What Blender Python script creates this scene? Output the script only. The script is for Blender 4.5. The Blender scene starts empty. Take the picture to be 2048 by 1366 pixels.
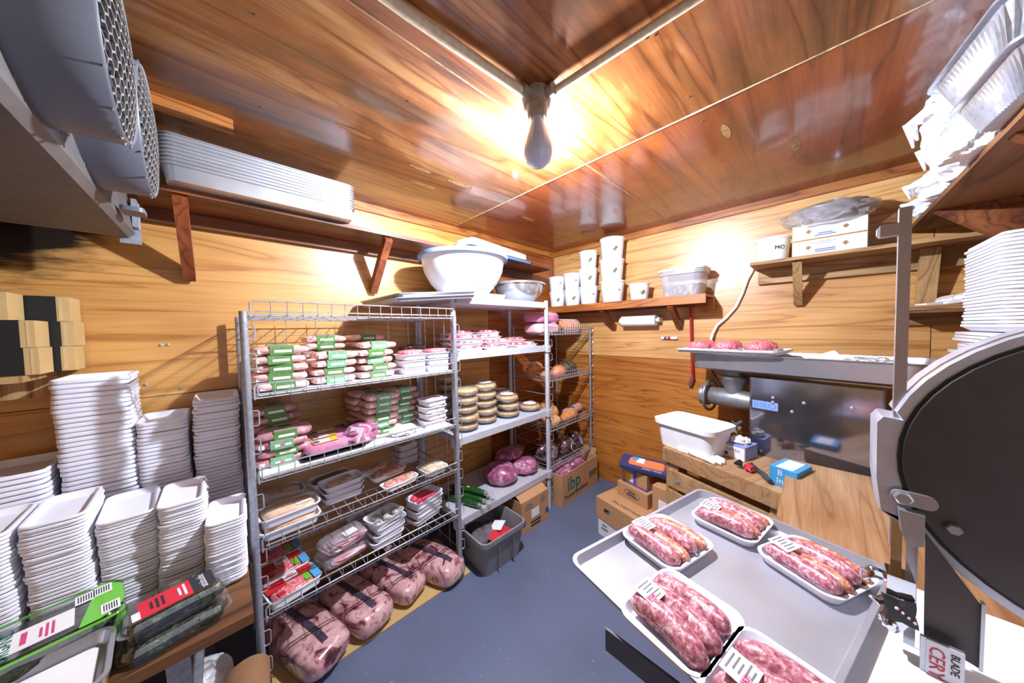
import bpy, bmesh, math, random
from mathutils import Vector, Matrix, noise
random.seed(7)
PI = math.pi
S = bpy.context.scene
COL = S.collection

# ---------------------------------------------------------------- camera
cam_d = bpy.data.cameras.new('camera')
cam_d.sensor_width = 36.0
cam_d.lens = 594.635 / 2048 * 36.0
cam_d.clip_start = 0.02
cam = bpy.data.objects.new('camera', cam_d)
COL.objects.link(cam)
cam.matrix_world = Matrix(((0.71616522, 0.04107886, -0.69672082, -2.61276),
                           (-0.69765438, 0.01404357, -0.71629682, -2.03254),
                           (-0.01964021, 0.99905721, 0.03871637, 1.47615),
                           (0, 0, 0, 1)))
S.camera = cam

# ---------------------------------------------------------------- world, exposure
w = bpy.data.worlds.new('world')
S.world = w
w.use_nodes = True
w.node_tree.nodes['Background'].inputs[0].default_value = (0.78, 0.86, 1.0, 1)
w.node_tree.nodes['Background'].inputs[1].default_value = 0.9  # cool ambient fill, enters through the added doorway
S.view_settings.view_transform = 'Standard'
S.view_settings.look = 'None'
S.view_settings.gamma = 1.0
S.view_settings.exposure = 0.68
BULB_W = 120.0

# ---------------------------------------------------------------- materials
MATS = {}
def lin(c):
    return tuple(((x / 12.92) if x <= 0.04045 else ((x + 0.055) / 1.055) ** 2.4) for x in [v / 255.0 for v in c]) + (1.0,)

class NT:
    def __init__(s, name):
        m = bpy.data.materials.new(name)
        m.use_nodes = True
        s.m = m
        s.t = m.node_tree
        s.b = s.t.nodes['Principled BSDF']
    def n(s, typ, **kw):
        nd = s.t.nodes.new('ShaderNode' + typ)
        for k, v in kw.items():
            if k.startswith('i_'):
                key = k[2:]
                key = int(key) if key.isdigit() else key.replace('_', ' ')
                nd.inputs[key].default_value = v
            else:
                setattr(nd, k, v)
        return nd
    def l(s, a, b):
        s.t.links.new(a, b)
    def ramp(s, fac, stops):
        r = s.n('ValToRGB')
        e = r.color_ramp.elements
        while len(e) < len(stops):
            e.new(0.5)
        for i, (p, c) in enumerate(stops):
            e[i].position = p
            e[i].color = c
        s.l(fac, r.inputs[0])
        return r.outputs[0]
    def coords(s, scale=(1, 1, 1), kind='Object', rnd=True):
        tc = s.n('TexCoord')
        mp = s.n('Mapping')
        mp.inputs['Scale'].default_value = scale
        out = tc.outputs[kind]
        if rnd:
            oi = s.n('ObjectInfo')
            mu = s.n('Math', operation='MULTIPLY')
            mu.inputs[1].default_value = 37.0
            s.l(oi.outputs['Random'], mu.inputs[0])
            ad = s.n('VectorMath', operation='ADD')
            s.l(out, ad.inputs[0])
            s.l(mu.outputs[0], ad.inputs[1])
            out = ad.outputs[0]
        s.l(out, mp.inputs[0])
        return mp.outputs[0]
    def noise(s, vec, scale, detail=3.0, rough=0.5, dist=0.0):
        nz = s.n('TexNoise')
        nz.inputs['Scale'].default_value = scale
        nz.inputs['Detail'].default_value = detail
        nz.inputs['Roughness'].default_value = rough
        nz.inputs['Distortion'].default_value = dist
        s.l(vec, nz.inputs['Vector'])
        return nz.outputs['Fac']
    def mix(s, fac, a, b, mode='MIX'):
        mx = s.n('Mix', data_type='RGBA', blend_type=mode)
        if isinstance(fac, float):
            mx.inputs[0].default_value = fac
        else:
            s.l(fac, mx.inputs[0])
        for sock, v in ((mx.inputs[6], a), (mx.inputs[7], b)):
            if isinstance(v, tuple):
                sock.default_value = v
            else:
                s.l(v, sock)
        return mx.outputs[2]
    def bump(s, h, strength=0.2, dist=0.002):
        b = s.n('Bump')
        b.inputs['Strength'].default_value = strength
        b.inputs['Distance'].default_value = dist
        s.l(h, b.inputs['Height'])
        s.l(b.outputs[0], s.b.inputs['Normal'])
    def fin(s, col=None, rough=0.5, metal=0.0, coat=0.0, coat_r=0.1, spec=0.5):
        if col is not None:
            if isinstance(col, tuple):
                s.b.inputs['Base Color'].default_value = col
            else:
                s.l(col, s.b.inputs['Base Color'])
        if isinstance(rough, float):
            s.b.inputs['Roughness'].default_value = rough
        else:
            s.l(rough, s.b.inputs['Roughness'])
        s.b.inputs['Metallic'].default_value = metal
        s.b.inputs['Coat Weight'].default_value = coat
        s.b.inputs['Coat Roughness'].default_value = coat_r
        s.b.inputs['Specular IOR Level'].default_value = spec
        MATS[s.m.name] = s.m
        return s.m

def flat(name, c, rough=0.5, metal=0.0, coat=0.0, var=0.08, vs=14.0, bump=0.0, bs=60.0, spec=0.5):
    t = NT(name)
    c = lin(c)
    v = t.coords()
    f = t.noise(v, vs)
    lo = tuple(x * (1 - var) for x in c[:3]) + (1,)
    hi = tuple(min(1, x * (1 + var)) for x in c[:3]) + (1,)
    col = t.ramp(f, [(0.3, lo), (0.7, hi)])
    if bump:
        t.bump(t.noise(v, bs), bump, 0.002)
    return t.fin(col, rough, metal, coat, spec=spec)

def blotch(name, stops, scale, rough=0.4, detail=4.0, coat=0.0, stretch=(1, 1, 1), bump=0.0, dist=0.6, bscale=None, coat_r=0.1):
    t = NT(name)
    v = t.coords(stretch)
    f = t.noise(v, scale, detail, 0.55, dist)
    col = t.ramp(f, [(p, lin(c)) for p, c in stops])
    if bump:
        t.bump(t.noise(v, bscale or scale * 2, 3), bump, 0.004)
    return t.fin(col, rough, 0.0, coat, coat_r)

def plywood(name, light, mid, dark, grain='x', stain=0.0, rough=0.35, coat=0.35, coat_r=0.18, rings=9.0, streak=0.5, patch=None):
    t = NT(name)
    sc = {'x': (0.20, 2.6, 2.6), 'y': (2.6, 0.20, 2.6), 'z': (2.6, 2.6, 0.20)}[grain]
    fs = {'x': (1.2, 40, 40), 'y': (40, 1.2, 40), 'z': (40, 40, 1.2)}[grain]
    v = t.coords(sc)
    f = t.noise(v, 1.7, 3.0, 0.5, 0.5)
    mu = t.n('Math', operation='MULTIPLY'); mu.inputs[1].default_value = rings
    t.l(f, mu.inputs[0])
    pp = t.n('Math', operation='FRACT')
    t.l(mu.outputs[0], pp.inputs[0])
    col = t.ramp(pp.outputs[0], [(0.0, lin(mid)), (0.18, lin(light)), (0.5, lin(light)), (0.84, lin(mid)), (0.95, lin(dark)), (1.0, lin(mid))])
    v2 = t.coords(fs)
    fine = t.noise(v2, 3.0, 3.0, 0.6)
    fc = t.ramp(fine, [(0.3, lin((190, 175, 160))), (0.65, (1, 1, 1, 1))])
    col = t.mix(streak, col, fc, 'MULTIPLY')
    v3 = t.coords((1, 1, 1))
    big = t.noise(v3, 1.7, 2.0)
    bc = t.ramp(big, [(0.3, lin((205, 185, 165))), (0.7, (1, 1, 1, 1))])
    col = t.mix(0.8, col, bc, 'MULTIPLY')
    if stain:
        sv = t.coords({'x': (0.5, 1.6, 1.6), 'y': (1.6, 0.5, 1.6), 'z': (1.6, 1.6, 0.5)}[grain])
        sf = t.noise(sv, 2.3, 5.0, 0.62, 0.5)
        scol = t.ramp(sf, [(0.36, lin((70, 30, 14))), (0.50, lin((190, 130, 90))), (0.6, (1, 1, 1, 1))])
        col = t.mix(stain, col, scol, 'MULTIPLY')
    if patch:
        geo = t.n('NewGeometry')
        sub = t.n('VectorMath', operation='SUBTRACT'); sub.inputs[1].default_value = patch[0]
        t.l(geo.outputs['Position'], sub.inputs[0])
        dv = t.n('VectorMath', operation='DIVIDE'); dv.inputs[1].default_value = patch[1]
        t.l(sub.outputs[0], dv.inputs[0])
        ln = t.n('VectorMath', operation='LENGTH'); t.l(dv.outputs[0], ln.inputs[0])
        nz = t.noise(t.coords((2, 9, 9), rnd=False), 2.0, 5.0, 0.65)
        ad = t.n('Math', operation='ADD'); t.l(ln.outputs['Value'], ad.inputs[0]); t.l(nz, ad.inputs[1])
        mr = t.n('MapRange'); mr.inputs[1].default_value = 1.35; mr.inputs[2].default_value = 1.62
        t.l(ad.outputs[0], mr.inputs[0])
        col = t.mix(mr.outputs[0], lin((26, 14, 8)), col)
    t.bump(fine, 0.12, 0.001)
    return t.fin(col, rough, 0.0, coat, coat_r)

plywood('ply_wall', (230, 178, 104), (218, 162, 86), (190, 130, 60), 'x', 0.0, 0.42, 0.6, 0.30, streak=0.35)
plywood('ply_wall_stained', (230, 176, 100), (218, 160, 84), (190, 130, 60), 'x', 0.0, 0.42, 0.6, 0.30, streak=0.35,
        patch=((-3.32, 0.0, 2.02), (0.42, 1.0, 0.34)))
plywood('ply_wall_red', (196, 116, 52), (180, 100, 42), (146, 74, 28), 'x', 0.25, 0.4, 0.3, 0.2)
plywood('ply_right_upper', (228, 178, 114), (218, 164, 96), (188, 128, 66), 'y', 0.0, 0.42, 0.6, 0.30, streak=0.35, rings=12)
plywood('ply_right_lower', (216, 146, 64), (204, 132, 52), (168, 98, 36), 'y', 0.2, 0.4, 0.3, 0.2, rings=16)
plywood('ply_ceiling', (194, 142, 86), (176, 122, 68), (138, 90, 46), 'x', 0.7, 0.34, 0.55, 0.10)
plywood('ply_ceiling_red', (178, 98, 46), (164, 86, 40), (136, 66, 30), 'x', 0.4, 0.34, 0.6, 0.09, rings=6)
plywood('lumber_orange', (206, 136, 66), (184, 110, 46), (140, 74, 28), 'x', 0.35, 0.5, 0.15, 0.3, rings=14)
plywood('lumber_orange_y', (206, 136, 66), (184, 110, 46), (140, 74, 28), 'y', 0.35, 0.5, 0.15, 0.3, rings=14)
plywood('lumber_brown', (150, 92, 48), (126, 72, 34), (92, 48, 22), 'x', 0.6, 0.55, 0.1, 0.3, rings=12)
plywood('lumber_red', (176, 100, 50), (152, 80, 36), (110, 54, 24), 'z', 0.45, 0.5, 0.15, 0.3, rings=12)
plywood('lumber_pale', (206, 172, 122), (190, 152, 100), (150, 110, 66), 'z', 0.2, 0.6, 0.0, 0.3, rings=12)
plywood('lumber_pale_y', (200, 164, 116), (184, 146, 96), (140, 104, 64), 'y', 0.3, 0.6, 0.0, 0.3, rings=12)
plywood('bench_wood', (158, 122, 84), (138, 102, 66), (98, 68, 42), 'x', 0.5, 0.6, 0.0, 0.3, rings=10)
plywood('block_wood', (204, 170, 128), (194, 158, 114), (168, 130, 90), 'x', 0.18, 0.62, 0.0, 0.3, rings=10)
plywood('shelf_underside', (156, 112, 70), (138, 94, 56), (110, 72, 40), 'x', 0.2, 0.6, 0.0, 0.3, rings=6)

def floor_mat():
    t = NT('floor_paint')
    v = t.coords(rnd=False)
    a = t.noise(v, 2.2, 4)
    col = t.ramp(a, [(0.3, lin((84, 96, 122))), (0.7, lin((98, 110, 138)))])
    sp = t.noise(v, 46.0, 4, 0.7)
    sc = t.ramp(sp, [(0.66, (0, 0, 0, 1)), (0.69, (1, 1, 1, 1))])
    col = t.mix(sc, col, lin((150, 152, 160)))
    t.bump(t.noise(v, 24, 3), 0.25, 0.003)
    return t.fin(col, 0.42)
floor_mat()

flat('foam_white', (234, 234, 244), 0.75, var=0.03, bump=0.08, bs=220)
flat('plastic_white', (240, 242, 246), 0.35, var=0.03)
flat('plastic_blue_rim', (150, 180, 214), 0.4, var=0.04)
flat('blue_tray', (92, 116, 150), 0.5, var=0.08)
flat('paper_white', (238, 238, 240), 0.8, var=0.03)
flat('liner_white', (232, 234, 240), 0.6, var=0.04)
flat('cloth_white', (236, 234, 230), 0.9, var=0.04, bump=0.2, bs=300)
flat('label_white', (236, 236, 238), 0.5, var=0.03)
flat('ink_grey', (120, 120, 126), 0.7)
flat('ink_black', (34, 34, 38), 0.6)
flat('ink_pink', (206, 70, 120), 0.6)
flat('ink_green', (30, 110, 90), 0.6)
flat('ink_darkgreen', (44, 74, 46), 0.6)
flat('ink_blue', (60, 80, 160), 0.6)
flat('ink_red', (190, 40, 50), 0.6)
flat('ink_yellow', (216, 200, 60), 0.6)
flat('sleeve_green', (92, 136, 72), 0.5, var=0.2, vs=60)
flat('sleeve_mint', (120, 176, 134), 0.5, var=0.2, vs=40)
flat('sleeve_kraft', (160, 146, 128), 0.7, var=0.08)
flat('clam_green', (108, 196, 58), 0.35, coat=0.4, var=0.06)
flat('label_red', (206, 40, 62), 0.45)
flat('tape_print', (70, 62, 78), 0.3, var=0.5, vs=120)
flat('label_dark', (44, 46, 52), 0.5)
flat('label_yellow', (226, 190, 50), 0.5)
flat('label_orange', (236, 126, 74), 0.45, coat=0.5)
flat('pack_navy', (40, 52, 104), 0.35, coat=0.6)
flat('pack_skyblue', (84, 168, 220), 0.4, coat=0.3)
flat('pack_blue', (60, 150, 206), 0.5)
flat('tissue_blue', (140, 152, 214), 0.5)
flat('pack_red', (206, 44, 52), 0.4, coat=0.4)
flat('grey_plastic', (128, 130, 136), 0.55, var=0.06, bump=0.1, bs=300)
flat('kraft_paper', (150, 112, 78), 0.8, var=0.1)
flat('cardboard', (184, 140, 98), 0.8, var=0.07, vs=6)
flat('cardboard_tan', (196, 164, 110), 0.75, var=0.06)
flat('cardboard_dark', (20, 20, 22), 0.6)
flat('tape_clear', (206, 176, 130), 0.3)
flat('carton_white', (226, 228, 232), 0.7, var=0.03)
flat('purple_tape', (110, 80, 160), 0.5)
flat('red_steel', (176, 40, 42), 0.4, coat=0.3)
flat('black_plastic', (26, 27, 30), 0.4)
flat('black_steel', (104, 104, 110), 0.35, 0.6)
flat('knife_handle', (60, 64, 72), 0.5)
flat('bulb_grey', (196, 208, 236), 0.3, coat=0.5)
flat('socket_grey', (150, 140, 124), 0.6, var=0.25, vs=40)
flat('conduit_paint', (206, 192, 164), 0.5, var=0.18, vs=50)
flat('conduit_white', (226, 224, 220), 0.35)
flat('joint_filler', (176, 146, 110), 0.7, var=0.4, vs=60)
flat('evap_grey', (92, 86, 84), 0.55, var=0.14, vs=25, bump=0.1, bs=200)
flat('shroud_grey', (102, 104, 114), 0.45, var=0.05)
flat('grille_dust', (116, 110, 106), 0.8, var=0.3, vs=90)
flat('fan_dark', (34, 32, 32), 0.7)
flat('shelf_paint', (188, 192, 202), 0.5, 0.15, var=0.07, vs=30)
flat('skin_pink', (224, 168, 150), 0.4, coat=0.3)
flat('green_leaf', (66, 92, 44), 0.6, var=0.4, vs=40)
flat('sticker_white', (222, 222, 226), 0.4)
flat('sticker_red', (190, 46, 60), 0.4)
flat('saw_board', (224, 228, 236), 0.4, var=0.03)

def metal(name, c, rough, var=0.1, mt=1.0, stretch=(1, 1, 1), vs=40, aniso=False, spots=0.0):
    t = NT(name)
    v = t.coords(stretch)
    f = t.noise(v, vs, 3)
    c = lin(c)
    lo = tuple(x * (1 - var) for x in c[:3]) + (1,)
    col = t.ramp(f, [(0.3, lo), (0.7, c)])
    rr = t.n('MapRange'); rr.inputs[3].default_value = rough * 0.85; rr.inputs[4].default_value = rough * 1.2
    t.l(f, rr.inputs[0])
    return t.fin(col, rr.outputs[0], mt)
metal('aluminium', (214, 214, 220), 0.36, 0.12, 0.75, vs=10)
metal('aluminium_pan', (190, 192, 202), 0.42, 0.12, 0.62, vs=7)
metal('steel_brushed', (190, 192, 200), 0.28, 0.05, 0.75, (1, 1, 1), 20)
metal('steel_mirror', (158, 160, 174), 0.10, 0.05, 0.93, vs=8)
metal('steel_bowl', (206, 208, 214), 0.22, 0.06, 0.8)
metal('chrome_wire', (196, 196, 202), 0.28, 0.15, 0.6)
metal('galvanised', (176, 180, 192), 0.4, 0.3, 0.5, vs=60)
metal('cast_metal', (160, 162, 166), 0.4, 0.2, 0.7, vs=40)
metal('saw_cast', (200, 204, 216), 0.36, 0.12, 0.6, vs=30)
metal('saw_door', (86, 80, 80), 0.5, 0.08, vs=20)
metal('chrome', (214, 216, 222), 0.08, 0.05)
metal('foil', (190, 192, 202), 0.28, 0.2, 0.72, vs=60)
metal('rust_steel', (120, 110, 110), 0.5, 0.4, vs=40)

blotch('sausage_pink', [(0.32, (132, 58, 72)), (0.44, (168, 94, 108)), (0.54, (190, 128, 140)), (0.66, (226, 196, 202))], 100, 0.3, 4, 0.7, bump=0.2)
blotch('sausage_orange', [(0.32, (150, 64, 50)), (0.44, (186, 100, 80)), (0.55, (206, 140, 114)), (0.66, (232, 200, 186))], 100, 0.3, 4, 0.7, bump=0.2)
blotch('ground_meat', [(0.32, (196, 66, 82)), (0.5, (224, 110, 122)), (0.66, (244, 180, 182))], 120, 0.5, 3, 0.2, bump=0.9, bscale=160)
blotch('chicken', [(0.3, (206, 150, 142)), (0.5, (228, 180, 172)), (0.7, (242, 214, 206))], 26, 0.3, 3, 0.7, bump=0.25)
blotch('chicken_yellow', [(0.3, (206, 160, 130)), (0.5, (228, 190, 160)), (0.7, (240, 214, 190))], 16, 0.35, 3, 0.5, bump=0.3)
blotch('beef_purple', [(0.3, (104, 46, 76)), (0.44, (146, 78, 112)), (0.56, (172, 108, 140)), (0.64, (214, 176, 194)), (0.74, (150, 84, 116))], 15, 0.32, 6, 0.5, bump=0.2, dist=1.2)
blotch('chicken_shaded', [(0.3, (150, 92, 104)), (0.5, (190, 132, 140)), (0.7, (224, 182, 184))], 24, 0.3, 3, 0.7, bump=0.25)  # darker copy of chicken, shade on the shelf put into the colour
blotch('beef_dark', [(0.3, (52, 22, 30)), (0.5, (90, 40, 50)), (0.7, (150, 96, 104))], 14, 0.25, 4, 0.8, bump=0.3)
blotch('vac_fat', [(0.34, (78, 32, 44)), (0.40, (140, 78, 90)), (0.47, (196, 146, 150)), (0.60, (222, 184, 182)), (0.66, (170, 104, 110)), (0.74, (214, 172, 170))], 11, 0.28, 7, 0.7, bump=0.5, bscale=30, dist=1.6)
blotch('ham_pink', [(0.3, (196, 116, 156)), (0.7, (222, 152, 184))], 18, 0.3, 2, 0.7, bump=0.15)
blotch('ham_pale', [(0.3, (216, 160, 172)), (0.7, (236, 196, 204))], 14, 0.3, 2, 0.7)
blotch('steak', [(0.34, (176, 52, 66)), (0.5, (214, 110, 120)), (0.60, (240, 210, 208)), (0.75, (246, 234, 230))], 24, 0.35, 4, 0.5, bump=0.2)
blotch('tuna', [(0.3, (206, 34, 66)), (0.7, (232, 84, 110))], 12, 0.3, 2, 0.6)
blotch('mushroom', [(0.3, (120, 122, 110)), (0.5, (176, 178, 164)), (0.7, (214, 214, 204))], 18, 0.5, 3, 0.3, bump=0.3)
blotch('grains', [(0.3, (166, 140, 112)), (0.5, (206, 184, 156)), (0.7, (226, 212, 190))], 60, 0.6, 3, 0.2, bump=0.6)
blotch('sausage_mix', [(0.3, (150, 78, 66)), (0.48, (206, 136, 118)), (0.6, (228, 186, 164)), (0.72, (116, 110, 66))], 50, 0.4, 4, 0.4, bump=0.4)
blotch('bacon', [(0.34, (190, 84, 108)), (0.5, (226, 168, 184)), (0.62, (240, 222, 226))], 26, 0.3, 3, 0.7, (1, 4, 1), 0.3)
blotch('pie_crust', [(0.3, (196, 146, 88)), (0.5, (224, 180, 122)), (0.7, (240, 212, 166))], 40, 0.7, 3, 0.0, bump=0.6)
blotch('bread', [(0.3, (176, 96, 42)), (0.5, (212, 142, 80)), (0.7, (236, 192, 140))], 9, 0.6, 4, 0.1, bump=0.3, bscale=40)
blotch('bread_pale', [(0.3, (206, 150, 100)), (0.6, (230, 190, 148))], 9, 0.6, 3, 0.1)
blotch('roast_orange', [(0.3, (196, 110, 74)), (0.6, (226, 150, 112))], 12, 0.35, 3, 0.5)
blotch('seeded', [(0.40, (30, 26, 24)), (0.55, (86, 72, 60)), (0.66, (150, 136, 116))], 70, 0.5, 3, 0.4, bump=0.5)
blotch('wrapped_dark', [(0.36, (40, 24, 28)), (0.5, (96, 66, 68)), (0.6, (150, 130, 134)), (0.7, (206, 200, 206))], 16, 0.2, 4, 0.8, bump=0.3)
blotch('sprouts', [(0.34, (18, 16, 18)), (0.5, (48, 50, 36)), (0.62, (96, 104, 74)), (0.74, (190, 196, 180))], 60, 0.6, 5, 0.0, bump=0.8)
blotch('sprouts_dark', [(0.32, (10, 14, 10)), (0.55, (36, 50, 26)), (0.75, (96, 112, 70))], 60, 0.6, 5, 0.0, bump=0.8)
blotch('cucumber', [(0.3, (16, 50, 22)), (0.6, (34, 82, 34)), (0.8, (84, 124, 64))], 40, 0.25, 3, 0.6, (4, 1, 4), 0.2)
blotch('olives', [(0.42, (56, 40, 66)), (0.5, (96, 74, 96)), (0.58, (160, 134, 100)), (0.68, (206, 180, 120))], 46, 0.3, 2, 0.4, dist=0.2)
blotch('shrimp_paste', [(0.3, (150, 120, 100)), (0.6, (196, 170, 146))], 40, 0.4, 3, 0.4)
blotch('grey_cloth', [(0.3, (74, 70, 74)), (0.7, (112, 106, 112))], 20, 0.9, 3)

def film(name, tint=(0.94, 0.95, 0.97, 1), gloss=0.14, rough=0.12, op=0.0, opc=(0.8, 0.8, 0.85, 1)):
    m = bpy.data.materials.new(name); m.use_nodes = True
    t = m.node_tree; t.nodes.clear()
    o = t.nodes.new('ShaderNodeOutputMaterial')
    tr = t.nodes.new('ShaderNodeBsdfTransparent'); tr.inputs[0].default_value = tint
    gl = t.nodes.new('ShaderNodeBsdfGlossy'); gl.inputs['Roughness'].default_value = rough
    lw = t.nodes.new('ShaderNodeLayerWeight'); lw.inputs[0].default_value = 0.35
    ad = t.nodes.new('ShaderNodeMath'); ad.operation = 'MULTIPLY_ADD'
    ad.inputs[1].default_value = 0.6; ad.inputs[2].default_value = gloss
    t.links.new(lw.outputs['Facing'], ad.inputs[0])
    mx = t.nodes.new('ShaderNodeMixShader')
    t.links.new(ad.outputs[0], mx.inputs[0]); t.links.new(tr.outputs[0], mx.inputs[1]); t.links.new(gl.outputs[0], mx.inputs[2])
    out = mx.outputs[0]
    if op:
        df = t.nodes.new('ShaderNodeBsdfDiffuse'); df.inputs[0].default_value = opc
        m2 = t.nodes.new('ShaderNodeMixShader'); m2.inputs[0].default_value = op
        t.links.new(out, m2.inputs[1]); t.links.new(df.outputs[0], m2.inputs[2]); out = m2.outputs[0]
    t.links.new(out, o.inputs[0])
    MATS[name] = m
film('clear_plastic', gloss=0.09, rough=0.1)
film('pie_dome', gloss=0.08, op=0.05, opc=(0.85, 0.84, 0.86, 1), rough=0.15)
film('cloudy_plastic', gloss=0.06, op=0.30, opc=(0.86, 0.84, 0.9, 1), rough=0.25)
film('bag_film', gloss=0.13, op=0.16, opc=(0.9, 0.9, 0.93, 1), rough=0.15)
t = NT('bulb_lit'); t.b.inputs['Emission Color'].default_value = (0.93, 0.96, 1.0, 1); t.b.inputs['Emission Strength'].default_value = 60.0
t.fin((1, 1, 1, 1), 0.4)
t = NT('bag_white'); t.b.inputs['Subsurface Weight'].default_value = 0.0
t.bump(t.noise(t.coords(), 30, 3), 0.5, 0.01)
t.fin(lin((238, 240, 246)), 0.35, 0, 0.3)

# ---------------------------------------------------------------- mesh helpers
class MB:
    """collects geometry; build() links it as one mesh object"""
    def __init__(s):
        s.v = []; s.f = []; s.sm = []
    def add(s, vs, fs, smooth=False):
        o = len(s.v)
        s.v += [tuple(p) for p in vs]
        s.f += [tuple(i + o for i in f) for f in fs]
        s.sm += [smooth] * len(fs)
        return s
    def box(s, c, d, rz=0.0, rot=None):
        hx, hy, hz = d[0] / 2, d[1] / 2, d[2] / 2
        R = rot if rot is not None else Matrix.Rotation(rz, 3, 'Z')
        vs = []
        for x, y, z in ((-1,-1,-1),(1,-1,-1),(1,1,-1),(-1,1,-1),(-1,-1,1),(1,-1,1),(1,1,1),(-1,1,1)):
            vs.append(R @ Vector((x*hx, y*hy, z*hz)) + Vector(c))
        return s.add(vs, [(0,3,2,1),(4,5,6,7),(0,1,5,4),(1,2,6,5),(2,3,7,6),(3,0,4,7)])
    def beam(s, a, b, w, h, up=(0, 0, 1)):
        a = Vector(a); b = Vector(b); d = (b - a); L = d.length; d.normalize()
        u = Vector(up); u = (u - d * u.dot(d)).normalized(); r = d.cross(u)
        R = Matrix((r, d, u)).transposed()
        return s.box((a + b) / 2, (w, L, h), rot=R)
    def loft(s, loops, cap0=True, cap1=True, smooth=True, closed=True):
        n = len(loops[0]); o = len(s.v)
        for lp in loops: s.v += [tuple(p) for p in lp]
        for i in range(len(loops) - 1):
            for j in range(n if closed else n - 1):
                k = (j + 1) % n
                s.f.append((o+i*n+j, o+i*n+k, o+(i+1)*n+k, o+(i+1)*n+j)); s.sm.append(smooth)
        if cap0: s.f.append(tuple(o + j for j in reversed(range(n)))); s.sm.append(False)
        if cap1: s.f.append(tuple(o + (len(loops)-1)*n + j for j in range(n))); s.sm.append(False)
        return s
    def lathe(s, prof, n=24, c=(0, 0, 0), axis='z', cap0=False, cap1=False, wob=None):
        loops = []
        for i, (r, h) in enumerate(prof):
            lp = []
            for j in range(n):
                a = 2*PI*j/n
                rr = r * (wob(a, i) if wob else 1)
                p = (rr*math.cos(a), rr*math.sin(a), h)
                if axis == 'x': p = (h, rr*math.cos(a), rr*math.sin(a))
                elif axis == 'y': p = (rr*math.sin(a), h, rr*math.cos(a))
                lp.append((p[0]+c[0], p[1]+c[1], p[2]+c[2]))
            loops.append(lp)
        return s.loft(loops, cap0, cap1)
    def tube(s, path, r, n=6, closed=False, caps=True):
        P = [Vector(p) for p in path]; m = len(P); loops = []
        ref = None
        for i, p in enumerate(P):
            if closed: d = (P[(i+1) % m] - P[i-1])
            else: d = P[min(i+1, m-1)] - P[max(i-1, 0)]
            d.normalize()
            if ref is None or abs(ref.dot(d)) > 0.98:
                ref = Vector((0, 0, 1)) if abs(d.z) < 0.9 else Vector((1, 0, 0))
            u = (ref - d*ref.dot(d)).normalized(); ref = u; wv = d.cross(u)
            rr = r[i] if isinstance(r, (list, tuple)) else r
            loops.append([p + (u*math.cos(2*PI*k/n) + wv*math.sin(2*PI*k/n))*rr for k in range(n)])
        if closed: loops.append(loops[0])
        return s.loft(loops, caps and not closed, caps and not closed)
    def mesh(s, name, mat):
        me = bpy.data.meshes.new(name)
        me.from_pydata(s.v, [], s.f)
        me.polygons.foreach_set('use_smooth', s.sm)
        me.materials.append(MATS[mat])
        me.update()
        if any(s.sm): me.set_sharp_from_angle(angle=math.radians(42))
        return me
    def build(s, name, mat, parent=None, **kw):
        return obj(name, s.mesh(name, mat), parent, **kw)

def obj(name, me, parent=None, loc=None, rz=0.0, kind=None, label=None):
    o = bpy.data.objects.new(name, me)
    COL.objects.link(o)
    if loc is not None: o.location = loc
    if rz: o.rotation_euler = (0, 0, rz)
    if parent is not None: o.parent = parent
    if kind: o['kind'] = kind
    if label: o['label'] = label
    return o

def tag(o, label, cat, group=None):
    o['label'] = label; o['category'] = cat
    if group: o['group'] = group
    return o

def thing(name, label, cat, loc=(0, 0, 0), rz=0.0, group=None, parts=(), rot=None):
    o = bpy.data.objects.new(name, None); COL.objects.link(o)
    o.empty_display_size = 0.05
    o.location = loc
    o.rotation_euler = rot if rot is not None else (0, 0, rz)
    tag(o, label, cat, group)
    for p in parts:
        c = obj(p[0], p[1], o)
        if len(p) > 2:
            for q in p[2]: obj(q[0], q[1], c)
    return o

def rr(w, d, r, z=0.0, n=4, cx=0.0, cy=0.0):
    """rounded rectangle loop"""
    pts = []
    r = min(r, w/2 - 1e-4, d/2 - 1e-4)
    for (sx, sy, a0) in ((1, 1, 0), (-1, 1, PI/2), (-1, -1, PI), (1, -1, 1.5*PI)):
        for k in range(n):
            a = a0 + PI/2*k/(n-1)
            pts.append((cx + sx*(w/2-r) + r*math.cos(a), cy + sy*(d/2-r) + r*math.sin(a), z))
    return pts

def ribbed(w, d, r, z, n, amp):
    """rounded rectangle resampled evenly, every other point pushed out"""
    p = [Vector(q) for q in rr(w, d, r, z, 6)]; L_ = [(p[(i+1) % len(p)] - p[i]).length for i in range(len(p))]; T = sum(L_); out = []; i = 0; acc = 0.0
    for k in range(n):
        s = T*k/n
        while acc + L_[i] < s: acc += L_[i]; i += 1
        q = p[i].lerp(p[(i+1) % len(p)], (s - acc)/max(L_[i], 1e-9)); f = 1 + (amp if k % 2 else 0)
        out.append((q.x*f, q.y*f, z))
    return out

def tray_mb(w, d, h, r=0.02, slope=0.78, lip=0.006, th=0.004, n=4):
    """open tray with a turned rim"""
    m = MB()
    m.loft([rr(w*slope, d*slope, r*0.8, 0, n), rr(w-2*lip, d-2*lip, r, h*0.9, n), rr(w, d, r+lip*0.5, h*0.9, n), rr(w, d, r+lip*0.5, h, n),
            rr(w-2*lip, d-2*lip, r, h, n), rr(w*slope-2*th, d*slope-2*th, r*0.8, th, n)], True, True)
    return m

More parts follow.
